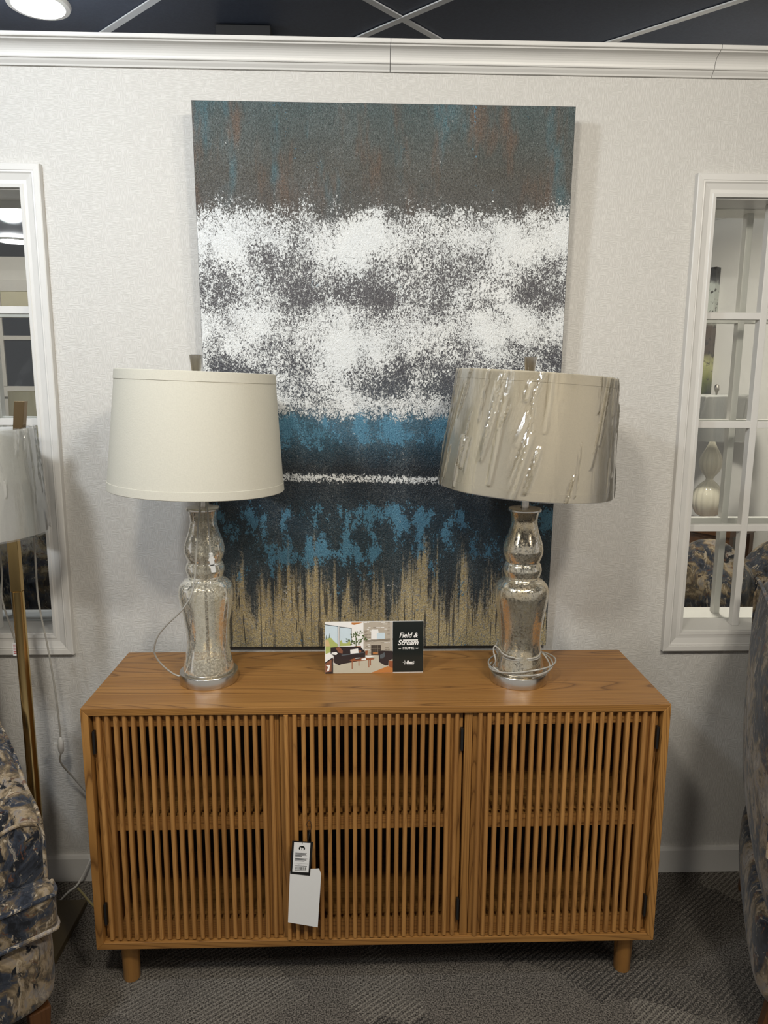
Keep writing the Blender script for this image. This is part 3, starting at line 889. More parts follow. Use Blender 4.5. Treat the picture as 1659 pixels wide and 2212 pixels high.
def poly(col, pts):
    layer[0] += 1
    y = -0.00012 - 0.000012 * layer[0]
    q = [cuv(*p) for p in pts]
    pm.add([(a, y, b) for a, b in q], [tuple(range(len(q)))], col)


def rectp(col, a, b, c, d): poly(col, [(a, b), (c, b), (c, d), (a, d)])


rectp(WHT, 142, 168, 1110, 896)
poly(ORG, [(520, 178), (688, 178), (560, 212), (520, 205)])
poly(SKY, [(145, 205), (325, 235), (325, 510), (145, 625)])
poly(SKY, [(355, 240), (515, 262), (515, 500), (355, 510)])
for (x, hh) in ((160, 90), (185, 60), (205, 110)): poly(PINE, [(x - 14, 430), (x, 430 - hh), (x + 14, 430)])
poly(TREE, [(148, 420), (190, 395), (230, 390), (270, 440), (320, 480), (320, 560), (148, 620)])
poly(TREE, [(357, 440), (375, 420), (395, 470), (450, 470), (500, 430), (513, 505), (357, 510)])
poly(FRM, [(142, 198), (335, 228), (335, 238), (142, 209)])
for x in (322, 346): poly(FRM, [(x, 228), (x + 11, 230), (x + 11, 515), (x, 515)])
poly(FRM, [(346, 232), (522, 255), (522, 265), (346, 243)])
poly(FRM, [(512, 258), (522, 260), (522, 500), (512, 500)])
poly(TAN, [(145, 420), (190, 420), (215, 510), (145, 512)])
# stone chimney breast, course by course
poly(STO, [(690, 170), (1068, 168), (1068, 650), (690, 650)])
rd = random.Random(3)
for r in range(19):
    y = 175 + r * 24
    x = 692 + rd.uniform(0, 20)
    while x < 1050:
        wdt = rd.uniform(22, 62)
        if rd.random() < 0.55 and not (790 < x < 1010 and 290 < y < 420):
            rectp(STD if rd.random() < 0.6 else WHT, x, y, min(1066, x + wdt), y + rd.uniform(5, 12))
        x += wdt + 6
rectp(WHT, 800, 300, 905, 420); rectp(SKY, 880, 325, 995, 415); rectp(WHT, 805, 275, 900, 330)
poly(STD, [(715, 430), (1108, 405), (1108, 432), (715, 452)])
poly(STO, [(785, 470), (955, 470), (955, 500), (785, 500)])
rectp(FIRE, 800, 500, 940, 640); rectp(ORG, 825, 600, 900, 630)
for x in (835, 862, 890): rectp(STD, x, 505, x + 6, 630)
rectp(STD, 803, 545, 930, 551)
rectp(STO, 1070, 168, 1098, 600); rectp(WHT, 1096, 168, 1104, 520)
# plant
rectp(WOD, 560, 510, 655, 575)
for k in range(46):
    a = rd.uniform(0.1, math.pi - 0.1); r = rd.uniform(30, 190)
    cx, cy = 590 + r * math.cos(a) * 0.75, 510 - r * math.sin(a) * 1.25
    b = a + rd.uniform(-.7, .7); L_ = rd.uniform(22, 42)
    dx, dy = math.cos(b) * L_, -math.sin(b) * L_
    poly(LEAF, [(cx, cy), (cx + dx * .5 - dy * .28, cy + dy * .5 + dx * .28), (cx + dx, cy + dy), (cx + dx * .5 + dy * .28, cy + dy * .5 - dx * .28)])
poly(LEAF, [(580, 515), (575, 300), (583, 300), (590, 515)])
# rug, sofa, armchair, tables
poly(RUG, [(150, 890), (250, 770), (700, 690), (930, 640), (1108, 660), (1108, 890)])
poly(WOD, [(1050, 720), (1110, 725), (1110, 840), (1050, 800)])
poly(ORG, [(800, 892), (1040, 800), (1112, 830), (1112, 892)])
poly(SOFA, [(222, 525), (330, 518), (560, 515), (655, 528), (712, 590), (715, 665), (660, 715), (370, 765), (340, 780), (270, 740), (262, 640), (222, 610)])
poly(WHT, [(235, 600), (300, 588), (322, 610), (300, 632), (235, 622)])
poly(RUST, [(288, 530), (350, 520), (395, 575), (390, 612), (335, 600)])
poly(WHT, [(500, 560), (612, 545), (622, 612), (505, 628)])
poly(RUST, [(622, 565), (660, 575), (655, 600), (625, 605)])
poly(FRM, [(375, 628), (500, 618), (700, 600), (702, 606), (500, 630), (378, 645)])
poly(SOFA, [(905, 590), (950, 578), (1108, 585), (1108, 700), (1050, 720), (1045, 790), (1000, 790), (940, 755), (915, 740)])
poly(FRM, [(925, 640), (965, 620), (990, 600), (1000, 660), (960, 690), (928, 690)])
poly(WOD, [(485, 705), (570, 680), (700, 672), (850, 688), (830, 702), (640, 722), (520, 722)])
for x, b in ((527, 835), (625, 790), (767, 815), (790, 785)): rectp(WOD, x - 6, 705, x + 6, b)
poly(SOFA, [(570, 685), (650, 678), (650, 695), (575, 700)]); poly(WHT, [(660, 690), (720, 680), (728, 706), (662, 710)]); poly(WHT, [(572, 678), (648, 674), (650, 682), (575, 688)])
poly(RUST, [(142, 745), (250, 670), (262, 690), (240, 880), (142, 895)])
poly(SOFA, [(142, 735), (250, 665), (252, 680), (142, 755)]); poly(SOFA, [(235, 690), (256, 680), (256, 895), (232, 895)])
poly(WHT, [(150, 775), (215, 770), (200, 850), (160, 870), (185, 800)]); poly(SOFA, [(142, 878), (232, 866), (232, 896), (142, 896)])
poly(WOD, [(715, 580), (750, 575), (745, 635), (718, 635)])
rectp(BLK, 1110, 166, 1546, 882)
pr = pm.build('printed_picture', INKS, fp, recalc=False)
yL = -0.0022
def ct(body, px, py, size, **k): return text(body, size, fp, (cuv(px, py)[0], yL, cuv(px, py)[1]), I_WHITE, **k)
ct('Field &', 1330, 395, 0.0205, shear=0.28, bold=0.00045, sx=0.92)
ct('Stream', 1325, 500, 0.0215, shear=0.28, bold=0.00045, sx=0.96)
ct('HOME', 1333, 562, 0.0098, bold=0.0001, sx=1.2)
lm = MB()
def bar_(a, b, c, d, y=yL):
    (x0, z1), (x1, z0) = cuv(a, b), cuv(c, d); lm.add([(x0, y, z0), (x1, y, z0), (x1, y, z1), (x0, y, z1)], [(0, 1, 2, 3)])
bar_(1255, 424, 1470, 440)
for x in (1190, 1436): bar_(x, 546, x + 40, 551); bar_(x + 4, 553, x + 36, 557)
def strp(pts, y=yL): lm.add([(cuv(*p)[0], y, cuv(*p)[1]) for p in pts], [tuple(range(len(pts)))])
for (ox_, oy_, a, b) in ((1283, 748, 12, 40),):
    strp([(ox_ - 4, oy_ - 12), (ox_, oy_ - b), (ox_ + 4, oy_ - 12)]); strp([(ox_ - 4, oy_ + 12), (ox_, oy_ + b), (ox_ + 4, oy_ + 12)])
    strp([(ox_ - 10, oy_ - 4), (ox_ - 36, oy_), (ox_ - 10, oy_ + 4)]); strp([(ox_ + 10, oy_ - 4), (ox_ + 36, oy_), (ox_ + 10, oy_ + 4)])
    for (u, v_, s_, t_) in ((0, -22, 15, 0), (15, 0, 0, 22), (0, 22, -15, 0), (-15, 0, 0, -22)):
        strp([(ox_ + u, oy_ + v_), (ox_ + s_, oy_ + t_), (ox_ + s_ * .6, oy_ + t_ * .6), (ox_ + u * .6, oy_ + v_ * .6)])
bar_(1395, 744, 1430, 748); bar_(1310, 784, 1412, 788)
lm.build('emblem', I_WHITE, fp, recalc=False)['kind'] = 'stuff'
ct('Best', 1358, 768, 0.0125, shear=0.3, bold=0.0004)

# hang tag on the middle door: dark bordered product tag over a blank white one
def quad_card(name, pts, y, th, mat, parent):
    m = MB(); n = len(pts)
    m.prism([(a, b) for a, b in pts], 1, y, y + th)
    return m.build(name, mat, parent)


tg = empty('product_tag', (-0.176, -0.5165, 0.4807))
tag(tg, 'black bordered hang tag with barcode looped onto a door slat', 'tag')
def tl(x, z): return (x + 0.176, z - 0.4807)
bp_ = quad_card('tag_card', [tl(-0.2046, 0.4807), tl(-0.1499, 0.4765), tl(-0.1602, 0.3788), tl(-0.2115, 0.3859)], -0.0020, 0.0006, M_BLACK, tg)
# label face in tag axes
tx = (Vector((-0.1499, 0.4765)) - Vector((-0.2046, 0.4807))).normalized(); tz = (Vector((-0.2046, 0.4807)) - Vector((-0.2115, 0.3859))).normalized()
T0 = Vector(tl(-0.2081, 0.4333)) + tx * 0.0265       # centre of the tag
def tp(u, v_, y): q = T0 + tx * u + tz * v_; return (q.x, y, q.y)
lb = MB()
def lq(m, u0, u1, v0, v1, y, mat=0): m.add([tp(u0, v0, y), tp(u1, v0, y), tp(u1, v1, y), tp(u0, v1, y)], [(0, 1, 2, 3)], mat)
lq(lb, -0.0212, 0.0212, -0.0410, 0.0440, -0.00215)
lq(lb, -0.0195, 0.0195, -0.0165, -0.0161, -0.00225, 1)
for k, wd_ in enumerate((.030, .028, .031, .018)): lq(lb, -0.0165, -0.0165 + wd_, 0.0125 - k * .0030, 0.0142 - k * .0030, -0.00225, 1)
for k, wd_ in enumerate((.033, .030, .025)): lq(lb, -0.0165, -0.0165 + wd_, -0.0030 - k * .0034, -0.0012 - k * .0034, -0.00225, 1)
lq(lb, -0.008, 0.009, -0.0205, -0.0195, -0.00225, 1); lq(lb, -0.016, 0.016, -0.0240, -0.0228, -0.00225, 1)
x = -0.0135
while x < 0.0145:
    wd_ = rd.choice((0.0004, 0.0008, 0.0013)); lq(lb, x, x + wd_, -0.0345, -0.0265, -0.00225, 1); x += wd_ + rd.choice((0.0005, 0.0009))
lq(lb, -0.015, 0.0155, -0.0370, -0.0358, -0.00225, 1)
lq(lb, -0.0008, 0.0008, 0.0395, 0.0440, -0.00225, 1)
# round emblem with two pale peaks
cir = [tp(0.0082 * math.cos(2 * math.pi * k / 28), 0.0275 + 0.0075 * max(-0.62, math.sin(2 * math.pi * k / 28)), -0.00225) for k in range(28)]
lb.add(cir, [tuple(range(28))], 1)
for (u, s_) in ((-0.0025, 1.0), (0.0028, 0.8)):
    lb.add([tp(u - 0.0028, 0.0228, -0.00235), tp(u + 0.0012, 0.0228, -0.00235), tp(u + 0.0018, 0.0265, -0.00235), tp(u - 0.0006, 0.0262 + 0.0055 * s_, -0.00235)], [(0, 1, 2, 3)], 0)
lb.build('printed_label', [I_WHITE, I_BLACK], bp_, recalc=False)
st = [(0.012, -0.0025, -0.006), (0.014, 0.000, 0.010), (0.0145, 0.006, 0.024), (0.0085, 0.009, 0.040), (0.0165, 0.010, 0.050), (0.021, 0.006, 0.034), (0.0155, 0.001, 0.014), (0.012, -0.0028, -0.005)]
MB().tube(crom(st, 6), 0.0007, 6).build('string', M_BLACK, tg)

tw = empty('blank_tag', (-0.176, -0.5165, 0.3988))
tag(tw, 'blank white paper tag behind the barcode tag', 'tag')
def t2(x, z): return (x + 0.176, z - 0.3988)
quad_card('paper', [t2(-0.2120, 0.3885), t2(-0.2105, 0.3970), t2(-0.1359, 0.3988), t2(-0.1303, 0.3823), t2(-0.1410, 0.2253), t2(-0.2196, 0.2420)], -0.0010, 0.0008, M_CARDW, tw)

# ------------------------------------------------------------------ floor lamp
FLX, FLY = -0.985, -0.245
fl = empty('floor_lamp', (FLX, FLY, 0))
tag(fl, 'brass floor lamp with plastic-wrapped white shade behind the armchair', 'floor lamp')
MB().box(-0.158, 0.082, -0.125, 0.115, 0, 0.022).build('base_slab', M_BASE, fl, bevel=0.002)
MB().lathe([(0.0165, 0.022), (0.0165, 0.540), (0.0160, 0.541), (0.0160, 1.076)], 32, cap1=True).build('pole', M_GOLD, fl)
MB().box(-0.0145, 0.0145, -0.011, 0.011, 1.076, 1.52).build('upper_post', M_GOLD, fl, bevel=0.002)
MB().prism([(0.006, 1.50), (0.032, 1.50), (0.046, 1.60), (0.018, 1.60)], 1, 0.03, 0.052).build('finial', M_BRONZE, fl, bevel=0.001)
sfl = drum(fl, M_SHADE_W, 0.163, 0.152, 0.285, 1.238, math.radians(-2.2), False, (-0.078, 0))
wf = wrinkled_wrap(0.164, 0.153, -0.004, 0.289, 5, n=300, m=44, ncre=60, amp=0.004, base=0.005).build('plastic_wrap', M_FILM, sfl, recalc=False)
def fp_(pts): return [tuple(Vector(p) - Vector((FLX, FLY, 0))) for p in pts]
fc = [(-0.970, -0.150, 1.30), (-0.9852, -0.12, 1.166), (-0.9905, -0.11, 1.007), (-0.9738, -0.11, 0.862), (-0.961, -0.11, 0.714), (-0.9558, -0.11, 0.570)]
MB().tube(crom(fp_(fc), 6), 0.0028, 8).build('cord', M_CORD, fl)
fc2 = [(-0.9585, -0.11, 0.515), (-0.9617, -0.11, 0.485), (-0.9348, -0.09, 0.4225), (-0.8943, -0.06, 0.335), (-0.85, -0.04, 0.26), (-0.83, -0.04, 0.02)]
MB().tube(crom(fp_(fc2), 6), 0.0028, 8).build('cord', M_CORD, fl)
sw = MB(); sw.lathe([(0.003, -0.028), (0.008, -0.020), (0.0095, 0.0), (0.008, 0.020), (0.003, 0.028)], 16, cap0=True, cap1=True)
sw.box(-0.020, -0.008, -0.004, 0.004, -0.003, 0.008)
sw.build('inline_switch', M_CLEARP, fl, tuple(Vector((-0.957, -0.11, 0.542)) - Vector((FLX, FLY, 0))))
fc3 = [(-1.030, -0.24, 1.25), (-1.036, -0.22, 1.13), (-1.052, -0.20, 1.04), (-1.045, -0.18, 0.95), (-1.040, -0.17, 0.90), (-1.020, -0.18, 0.80)]
MB().tube(crom(fp_(fc3), 6), 0.0026, 8).build('cord', M_CORD, fl)
wt = MB().box(-0.009, 0.009, -0.0005, 0.0005, -0.040, 0.0).build('warning_label', M_CARDW, fl, tuple(Vector((-1.037, -0.176, 0.900)) - Vector((FLX, FLY, 0))))
rs = MB()
M_RED = plain('red_print', (0.45, 0.06, 0.05), 0.5)
for k in range(6): rs.add([(-0.007, -0.0007, -0.006 - k * .005), (0.007, -0.0007, -0.006 - k * .005), (0.007, -0.0007, -0.0085 - k * .005), (-0.007, -0.0007, -0.0085 - k * .005)], [(0, 1, 2, 3)])
rs.build('red_print', M_RED, wt, recalc=False)

# cords lying by the baseboard
wc = [(-1.06, -0.20, 0.026), (-0.996, -0.113, 0.012), (-0.975, -0.045, 0.010), (-0.945, -0.035, 0.050), (-0.922, -0.032, 0.092), (-0.88, -0.030, 0.16)]
tag(MB().tube(crom([(-0.996, -0.112, 0.004), (-0.985, -0.07, 0.004), (-0.968, -0.045, 0.008), (-0.945, -0.035, 0.045), (-0.922, -0.032, 0.092), (-0.88, -0.030, 0.16), (-0.83, -0.03, 0.25)], 6), 0.0035, 8).build('white_cord', M_CORDW),
    'white power cord rising from the carpet beside the baseboard', 'cord')
tag(MB().tube(crom([(-0.962, -0.052, 0.0035), (-0.93, -0.085, 0.0035), (-0.891, -0.127, 0.0035), (-0.82, -0.19, 0.0035)], 6), 0.0035, 8).build('yellow_cord', plain('faded_yellow_cord', (0.36, 0.31, 0.14), 0.6)),
    'faded yellow cord lying on the carpet behind the sideboard', 'cord')

# ------------------------------------------------------------------ camouflage upholstery
def pillow_box(name, x0, x1, y0, y1, z0, z1, mat, parent, r=0.03, puff=0.012, loc=(0, 0, 0), rot=(0, 0, 0), n=5):
    """rounded, slightly puffed upholstered block"""
    import bmesh
    bm = bmesh.new()
    bmesh.ops.create_cube(bm, size=1.0)
    bmesh.ops.subdivide_edges(bm, edges=bm.edges[:], cuts=n, use_grid_fill=True)
    cx, cy, cz = (x0 + x1) / 2, (y0 + y1) / 2, (z0 + z1) / 2
    hx, hy, hz = (x1 - x0) / 2, (y1 - y0) / 2, (z1 - z0) / 2
    r = min(r, hx * .95, hy * .95, hz * .95)
    for v in bm.verts:
        p = Vector((v.co.x * 2, v.co.y * 2, v.co.z * 2))
        q = Vector((p.x * hx, p.y * hy, p.z * hz))
        c = Vector((max(-hx + r, min(hx - r, q.x)), max(-hy + r, min(hy - r, q.y)), max(-hz + r, min(hz - r, q.z))))
        d = q - c
        if d.length > 1e-6:
            if (abs(d.x) > 1e-6) + (abs(d.y) > 1e-6) + (abs(d.z) > 1e-6) > 1: q = c + d.normalized() * r
        bx = (1 - p.x ** 2), (1 - p.y ** 2), (1 - p.z ** 2)
        q.x += p.x * puff * bx[1] * bx[2]; q.y += p.y * puff * bx[0] * bx[2]; q.z += p.z * puff * bx[0] * bx[1]
        v.co = Vector((cx, cy, cz)) + q
    for f in bm.faces: f.smooth = True
    me = bpy.data.meshes.new(name); bm.to_mesh(me); bm.free()
    me.materials.append(mat)
    o = bpy.data.objects.new(name, me); C.objects.link(o); o.parent = parent
    o.location = loc; o.rotation_euler = rot
    s = o.modifiers.new('subd', 'SUBSURF'); s.levels = 1; s.render_levels = 2
    return o


def welt(parent, pts, mat, r=0.005, closed=False):
    return MB().tube(crom(pts, 6), r, 8, closed=closed).build('piping', mat, parent)


M_WELT = camo('camouflage_piping', 1.9, 1.2)


def armchair(name, loc, rz, mat, label, wd=0.74, dp=0.72, group='camouflage armchairs', bh=0.82, rake=-7.0):
    """front faces local -y; origin on the floor at the centre"""
    ch = empty(name, loc, rz)
    tag(ch, label, 'armchair', group)
    h = wd / 2; f = -dp / 2; b = dp / 2
    aw = 0.13
    pillow_box('seat_base', -h, h, f + 0.006, b - 0.04, 0.120, 0.340, mat, ch, 0.04, 0.012)
    ad = 0.045                                     # arms set back behind the front of the T cushion
    m = MB()
    tc = [(-h + 0.002, f - 0.004), (h - 0.002, f - 0.004), (h - 0.002, f + ad + 0.03), (h - aw, f + ad + 0.03), (h - aw, b - 0.18), (-h + aw, b - 0.18), (-h + aw, f + ad + 0.03), (-h + 0.002, f + ad + 0.03)]
    m.prism(tc, 2, 0.342, 0.462)
    st = m.build('seat_cushion', mat, ch, bevel=0.022, bseg=4)
    for p_ in st.data.polygons: p_.use_smooth = True
    for zz, e in ((0.357, 0.002), (0.447, 0.002)):
        welt(st, [(-h + 0.001, f + ad, zz), (-h + 0.001, f + 0.05, zz), (-h + 0.006, f + 0.006, zz), (-h + 0.05, f - 0.006, zz), (0, f - 0.007, zz), (h - 0.05, f - 0.006, zz), (h - 0.006, f + 0.006, zz), (h - 0.001, f + 0.05, zz), (h - 0.001, f + ad, zz)], M_WELT, 0.0052)
    fa = f + ad
    for s in (-1, 1):
        pr = [(fa + 0.012, 0.345), (fa + 0.006, 0.50), (fa + 0.004, 0.575), (fa + 0.016, 0.612), (fa + 0.05, 0.630), (fa + 0.15, 0.650), (fa + 0.26, 0.700), (b - 0.10, 0.76), (b - 0.10, 0.345)]
        m = MB(); x0, x1 = s * (h - aw), s * (h - 0.003)
        n = len(pr)
        xs = [(x0, 1), (x0 + (x1 - x0) * .16, 0), (x0 + (x1 - x0) * .84, 0), (x1, 1)]
        vs = []
        for (xx, k) in xs:
            for (yy, zz) in pr:
                if k and zz > 0.36: vs.append((xx, yy + (0.010 if yy < 0 else 0.0), zz - 0.020))
                else: vs.append((xx, yy, zz))
        fs = [tuple(range(n)), tuple(range(4 * n - 1, 3 * n - 1, -1))]
        for j in range(3):
            for i in range(n):
                i2 = (i + 1) % n
                fs.append((j * n + i, j * n + i2, (j + 1) * n + i2, (j + 1) * n + i))
        m.add(vs, fs, 0, True)
        arm = m.build('arm', mat, ch, bevel=0.014, bseg=3)
        xo = s * (h - 0.011); xi = s * (h - aw + 0.012)
        welt(arm, [(xo, fa + 0.014, 0.46), (xo, fa + 0.010, 0.52), (xo, fa + 0.008, 0.570), (xo - s * 0.008, fa + 0.015, 0.600), ((xo + xi) / 2, fa + 0.016, 0.616), (xi, fa + 0.015, 0.600), (xi, fa + 0.008, 0.57), (xi, fa + 0.010, 0.48)], M_WELT, 0.0048)
        welt(arm, [(xo, fa + 0.016, 0.600), (xo, fa + 0.06, 0.624), (xo, fa + 0.15, 0.640), (xo, fa + 0.26, 0.688), (xo, b - 0.14, 0.738)], M_WELT, 0.0048)
    # back with slight rake and rounded wings
    bk = pillow_box('backrest', -h + 0.01, h - 0.01, 0, 0.17, 0, bh, mat, ch, 0.06, 0.02, (0, b - 0.20, 0.345), (math.radians(rake), 0, 0))
    for yy in (0.012, 0.158):
        welt(bk, [(-h + 0.018, yy, 0.20), (-h + 0.012, yy, bh - 0.22), (-h + 0.024, yy, bh - 0.05), (-h + 0.07, yy, bh - 0.012), (0, yy, bh + 0.002), (h - 0.07, yy, bh - 0.012), (h - 0.024, yy, bh - 0.05), (h - 0.012, yy, bh - 0.22), (h - 0.018, yy, 0.20)], M_WELT, 0.0048)
    pillow_box('back_cushion', -h + aw, h - aw, -0.09, 0.03, 0.13, bh - 0.06, mat, ch, 0.05, 0.03, (0, b - 0.20, 0.345), (math.radians(rake), 0, 0))
    for sx in (-1, 1):
        for sy, yy in ((0, f + 0.055), (1, b - 0.10)):
            MB().add([(sx * (h - 0.055) + a * k, yy + c * k + (0.03 if sy and z == 0 else 0), z) for z, k in ((0.0, 0.017), (0.128, 0.026)) for a, c in ((-1, -1), (1, -1), (1, 1), (-1, 1))],
                     [(0, 3, 2, 1), (4, 5, 6, 7), (0, 1, 5, 4), (1, 2, 6, 5), (2, 3, 7, 6), (3, 0, 4, 7)]).build('leg', M_LEG, ch, bevel=0.003)
    return ch


th = math.radians(38)
wd, dp = 0.74, 0.72
cn = Vector((wd / 2, -dp / 2))
R2 = Matrix.Rotation(th, 2)
pos = Vector((-0.752, -0.655)) - R2 @ cn
armchair('armchair', (pos.x, pos.y, 0), th, M_CAMO, 'camouflage print armchair in front of the brass floor lamp')

# the other armchair turns its outside back to the sideboard
th2 = math.radians(66)
R3 = Matrix.Rotation(th2, 2)
cn2 = Vector((-wd / 2, dp / 2 + 0.03))          # rear corner on the sideboard side, nearest the camera
pos2 = Vector((0.885, -0.66)) - R3 @ Vector((wd / 2, dp / 2))
pos2 = Vector((0.905, -0.70)) - R3 @ Vector((-wd / 2, dp / 2))
armchair('armchair', (pos2.x, pos2.y, 0), th2, M_CAMO2, 'camouflage print armchair turning its back to the slatted sideboard', bh=0.735, rake=-1.5)

# ------------------------------------------------------------------ the room beyond the windows
# angled wall with crown
d45 = math.atan2(-0.80913, 0.58763)
aw_ = MB().box(-2.0, 2.6, 0, 0.10, 0, WTOP).build('wall_angled', M_TRIM, None, (1.8497, 1.7938, 0), (0, 0, d45))
tag(aw_, kind='structure')
ac = empty('trim_2', (1.8497, 1.7938, 0), d45); tag(ac, kind='structure')
MB().prism(cp, 0, -2.0, 2.6).build('moulding_length', M_TRIM, ac)
fwall = tag(MB().box(-6, 1.0, 3.6, 3.72, 0, WTOP).build('wall_far', M_TRIM), kind='structure')

# far window in the far wall
fw_ = empty('window_3'); tag(fw_, kind='structure')
FX0, FX1, FZ0, FZ1 = -3.45, -2.56, 1.62, 2.33
M_NIGHT = plain('dark_blue_pane', (0.020, 0.030, 0.050), 0.15)
M_LITP = plain('cream_panel', (0.60, 0.57, 0.42), 0.6)
for s in range(4): ring_side([(0, 0), (0, 0.02), (0.03, 0.024), (0.08, 0.03), (0.085, 0)], (FX0, FX1, FZ0, FZ1), s, -1, 3.6).build('casing', M_TRIM, fw_)
nx = 4
for i in range(nx):
    a = FX0 + (FX1 - FX0) * i / nx; b = FX0 + (FX1 - FX0) * (i + 1) / nx
    for (c, d, mt) in ((FZ0, 1.985, M_NIGHT), (1.985, 2.185, M_NIGHT), (2.185, FZ1, M_LITP)):
        MB().box(a, b, 3.592, 3.5995, c, d).build('pane', mt, fw_)
for i in range(1, nx):
    a = FX0 + (FX1 - FX0) * i / nx
    MB().box(a - 0.018, a + 0.018, 3.575, 3.592, FZ0, FZ1).build('muntin', M_TRIM, fw_)
for z in (1.985, 2.185): MB().box(FX0, FX1, 3.577, 3.592, z - 0.016, z + 0.016).build('muntin', M_TRIM, fw_)

# tall canvas on the angled wall
def ang(s, off, z):
    dv = Vector((0.58763, -0.80913)); nv = Vector((-0.80913, -0.58763))
    q = Vector((1.8497, 1.7938)) + dv * s + nv * off
    return (q.x, q.y, z)


g = NT('woodland_print')
co = g.coord(); sp_ = g.n('ShaderNodeSeparateXYZ', {0: co})
zc = g.math('ADD', sp_.outputs[2], g.math('MULTIPLY', g.math('SUBTRACT', g.noise(co, 9, 4), 0.5), 0.18))
cc_ = g.ramp(g.math('DIVIDE', zc, 0.66), [(0.0, (0.02, 0.03, 0.02)), (0.12, (0.18, 0.20, 0.06)), (0.26, (0.50, 0.50, 0.22)), (0.36, (0.07, 0.05, 0.035)), (0.55, (0.10, 0.07, 0.05)), (0.62, (0.55, 0.58, 0.52)), (0.88, (0.52, 0.56, 0.52)), (0.93, (0.06, 0.06, 0.06))])
cc_ = g.mix(g.sstep(g.noise(co, 30, 4, 0.7), 0.55, 0.62), cc_, (0.025, 0.02, 0.015))
M_WOODS = g.done(g.principled(Base_Color=cc_, Roughness=0.5).outputs[0])
cvm = MB().box(0, 0.50, -0.045, 0, 0, 0.67).build('woodland_canvas', M_WOODS, None, ang(-0.44, 0.002, 1.60), (0, 0, d45))
tag(cvm, 'canvas with a woodland print on the angled wall above the gourd lamp', 'painting')

# console and gourd lamp
ct_ = empty('console_table', (1.755, 1.46, 0), d45)
tag(ct_, 'dark wooden console table under the gourd lamp', 'table')
MB().box(-0.20, 0.22, -0.13, 0.13, 0.915, 0.952).build('table_top', M_LEG, ct_, bevel=0.002)
MB().box(-0.18, 0.20, -0.12, -0.10, 0.83, 0.915).build('apron', M_LEG, ct_)
for a in (-0.175, 0.195):
    for b in (-0.105, 0.105): MB().box(a - 0.02, a + 0.02, b - 0.02, b + 0.02, 0, 0.915).build('leg', M_LEG, ct_)
gl_ = empty('gourd_lamp', (1.772, 1.45, 0.952))
tag(gl_, 'cream ribbed gourd lamp with a wrapped white shade behind the window', 'table lamp')
MB().lathe([(0.055, 0.0), (0.056, 0.018), (0.040, 0.026), (0.030, 0.030)], 40, cap0=True).build('base_plate', M_STEEL, gl_)
gp = [(0.030, 0.030), (0.055, 0.045), (0.074, 0.085), (0.0775, 0.125), (0.066, 0.170), (0.036, 0.205), (0.018, 0.222), (0.024, 0.240), (0.043, 0.265), (0.0555, 0.305), (0.048, 0.345), (0.030, 0.380), (0.016, 0.410), (0.012, 0.425)]
MB().lathe(crom(gp, 5), 112, flute=lambda a, z: 0.055 * (abs(math.cos(7 * a)) - 0.6)).build('ribbed_body', M_CREAM, gl_)
MB().lathe([(0.008, 0.42), (0.008, 0.50)], 12).build('socket', M_STEEL, gl_)
sg = drum(gl_, M_SHADE_W, 0.170, 0.160, 0.225, 0.430, 0, False)
wrinkled_wrap(0.171, 0.161, -0.003, 0.228, 8, n=240, m=30, ncre=50, amp=0.004, base=0.004).build('plastic_wrap', M_FILM, sg, recalc=False)
MB().lathe([(0.004, 0.645), (0.006, 0.665), (0.013, 0.680), (0.0145, 0.692), (0.010, 0.704), (0.001, 0.708)], 20).build('finial', M_STEEL, gl_)


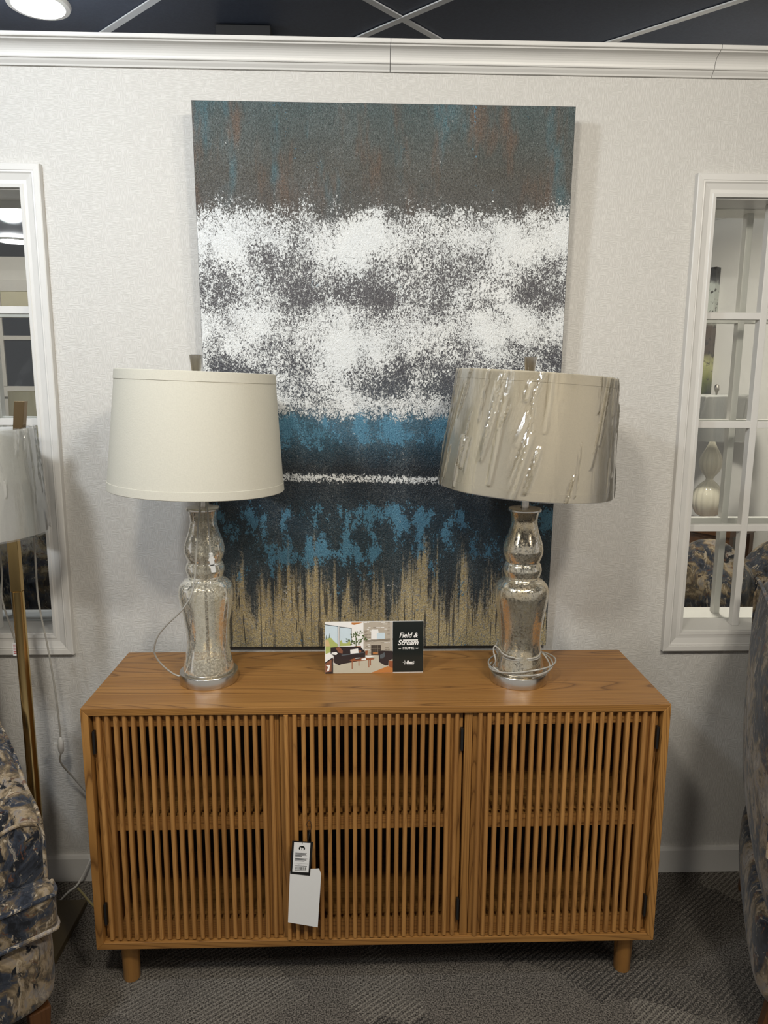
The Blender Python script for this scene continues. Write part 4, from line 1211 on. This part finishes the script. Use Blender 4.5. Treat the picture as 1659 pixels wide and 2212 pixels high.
def sofa(name, loc, rz, mat, label, n=2, cw=0.36):
    so = empty(name, loc, rz)
    tag(so, label, 'sofa')
    h = n * cw / 2 + 0.02
    pillow_box('seat_base', -h - 0.14, h + 0.14, -0.42, 0.30, 0.10, 0.36, mat, so, 0.03, 0.004)
    for s in (-1, 1): pillow_box('arm', s * (h + 0.08) - 0.08, s * (h + 0.08) + 0.08, -0.42, 0.28, 0.36, 0.64, mat, so, 0.06, 0.01)
    pillow_box('backrest', -h - 0.04, h + 0.04, 0.14, 0.31, 0.36, 0.84, mat, so, 0.06, 0.01)
    for i in range(n):
        x = -n * cw / 2 + cw * (i + 0.5)
        pillow_box('seat_cushion', x - cw / 2, x + cw / 2, -0.44, 0.12, 0.36, 0.49, mat, so, 0.04, 0.015)
        # humped back cushion
        pillow_box('back_cushion', x - cw / 2 + .004, x + cw / 2 - .004, 0.02, 0.29, 0.49, 0.90, mat, so, 0.10, 0.075)
    for sx in (-1, 1):
        for sy in (-0.38, 0.26):
            MB().lathe([(0.02, 0), (0.028, 0.11)], 16, cap0=True, cap1=True).build('leg', M_LEG, so, (sx * (h + 0.09), sy, 0))
    return so


sofa('camouflage_sofa', (1.72, 0.78, 0), 0.0, M_CAMO2, 'camouflage print sofa with humped cushions seen beneath the gourd lamp', 2, 0.34)
armchair('armchair', (-1.50, 0.95, 0), math.radians(180), M_CAMO2, 'dark camouflage armchair seen through the window behind the floor lamp', 0.74, 0.72)

# lamp with a tan wood-veneer drum shade, beyond the floor lamp's window
tn = empty('veneer_shade_lamp', (-1.62, 1.60, 0))
tag(tn, 'floor lamp with a pale wood-veneer drum shade beyond the window', 'floor lamp')
g = NT('pale_wood_veneer')
vz = g.noise(g.mapping(g.coord(), (30, 30, 3)), 1.0, 4, 0.6, 0.5)
M_VEN = g.done(g.principled(Base_Color=g.mix(vz, (0.42, 0.36, 0.21), (0.62, 0.56, 0.38)), Roughness=0.6).outputs[0])
MB().lathe([(0.14, 0), (0.14, 0.02), (0.02, 0.03)], 32, cap0=True).build('base', M_BRONZE, tn)
MB().lathe([(0.012, 0.03), (0.012, 1.50)], 16).build('pole', M_BRONZE, tn)
drum(tn, M_VEN, 0.20, 0.195, 0.22, 1.385, 0, False)
MB().lathe([(0.004, 1.59), (0.010, 1.605), (0.012, 1.625), (0.003, 1.64)], 16, cap1=True).build('finial', M_STEEL, tn)
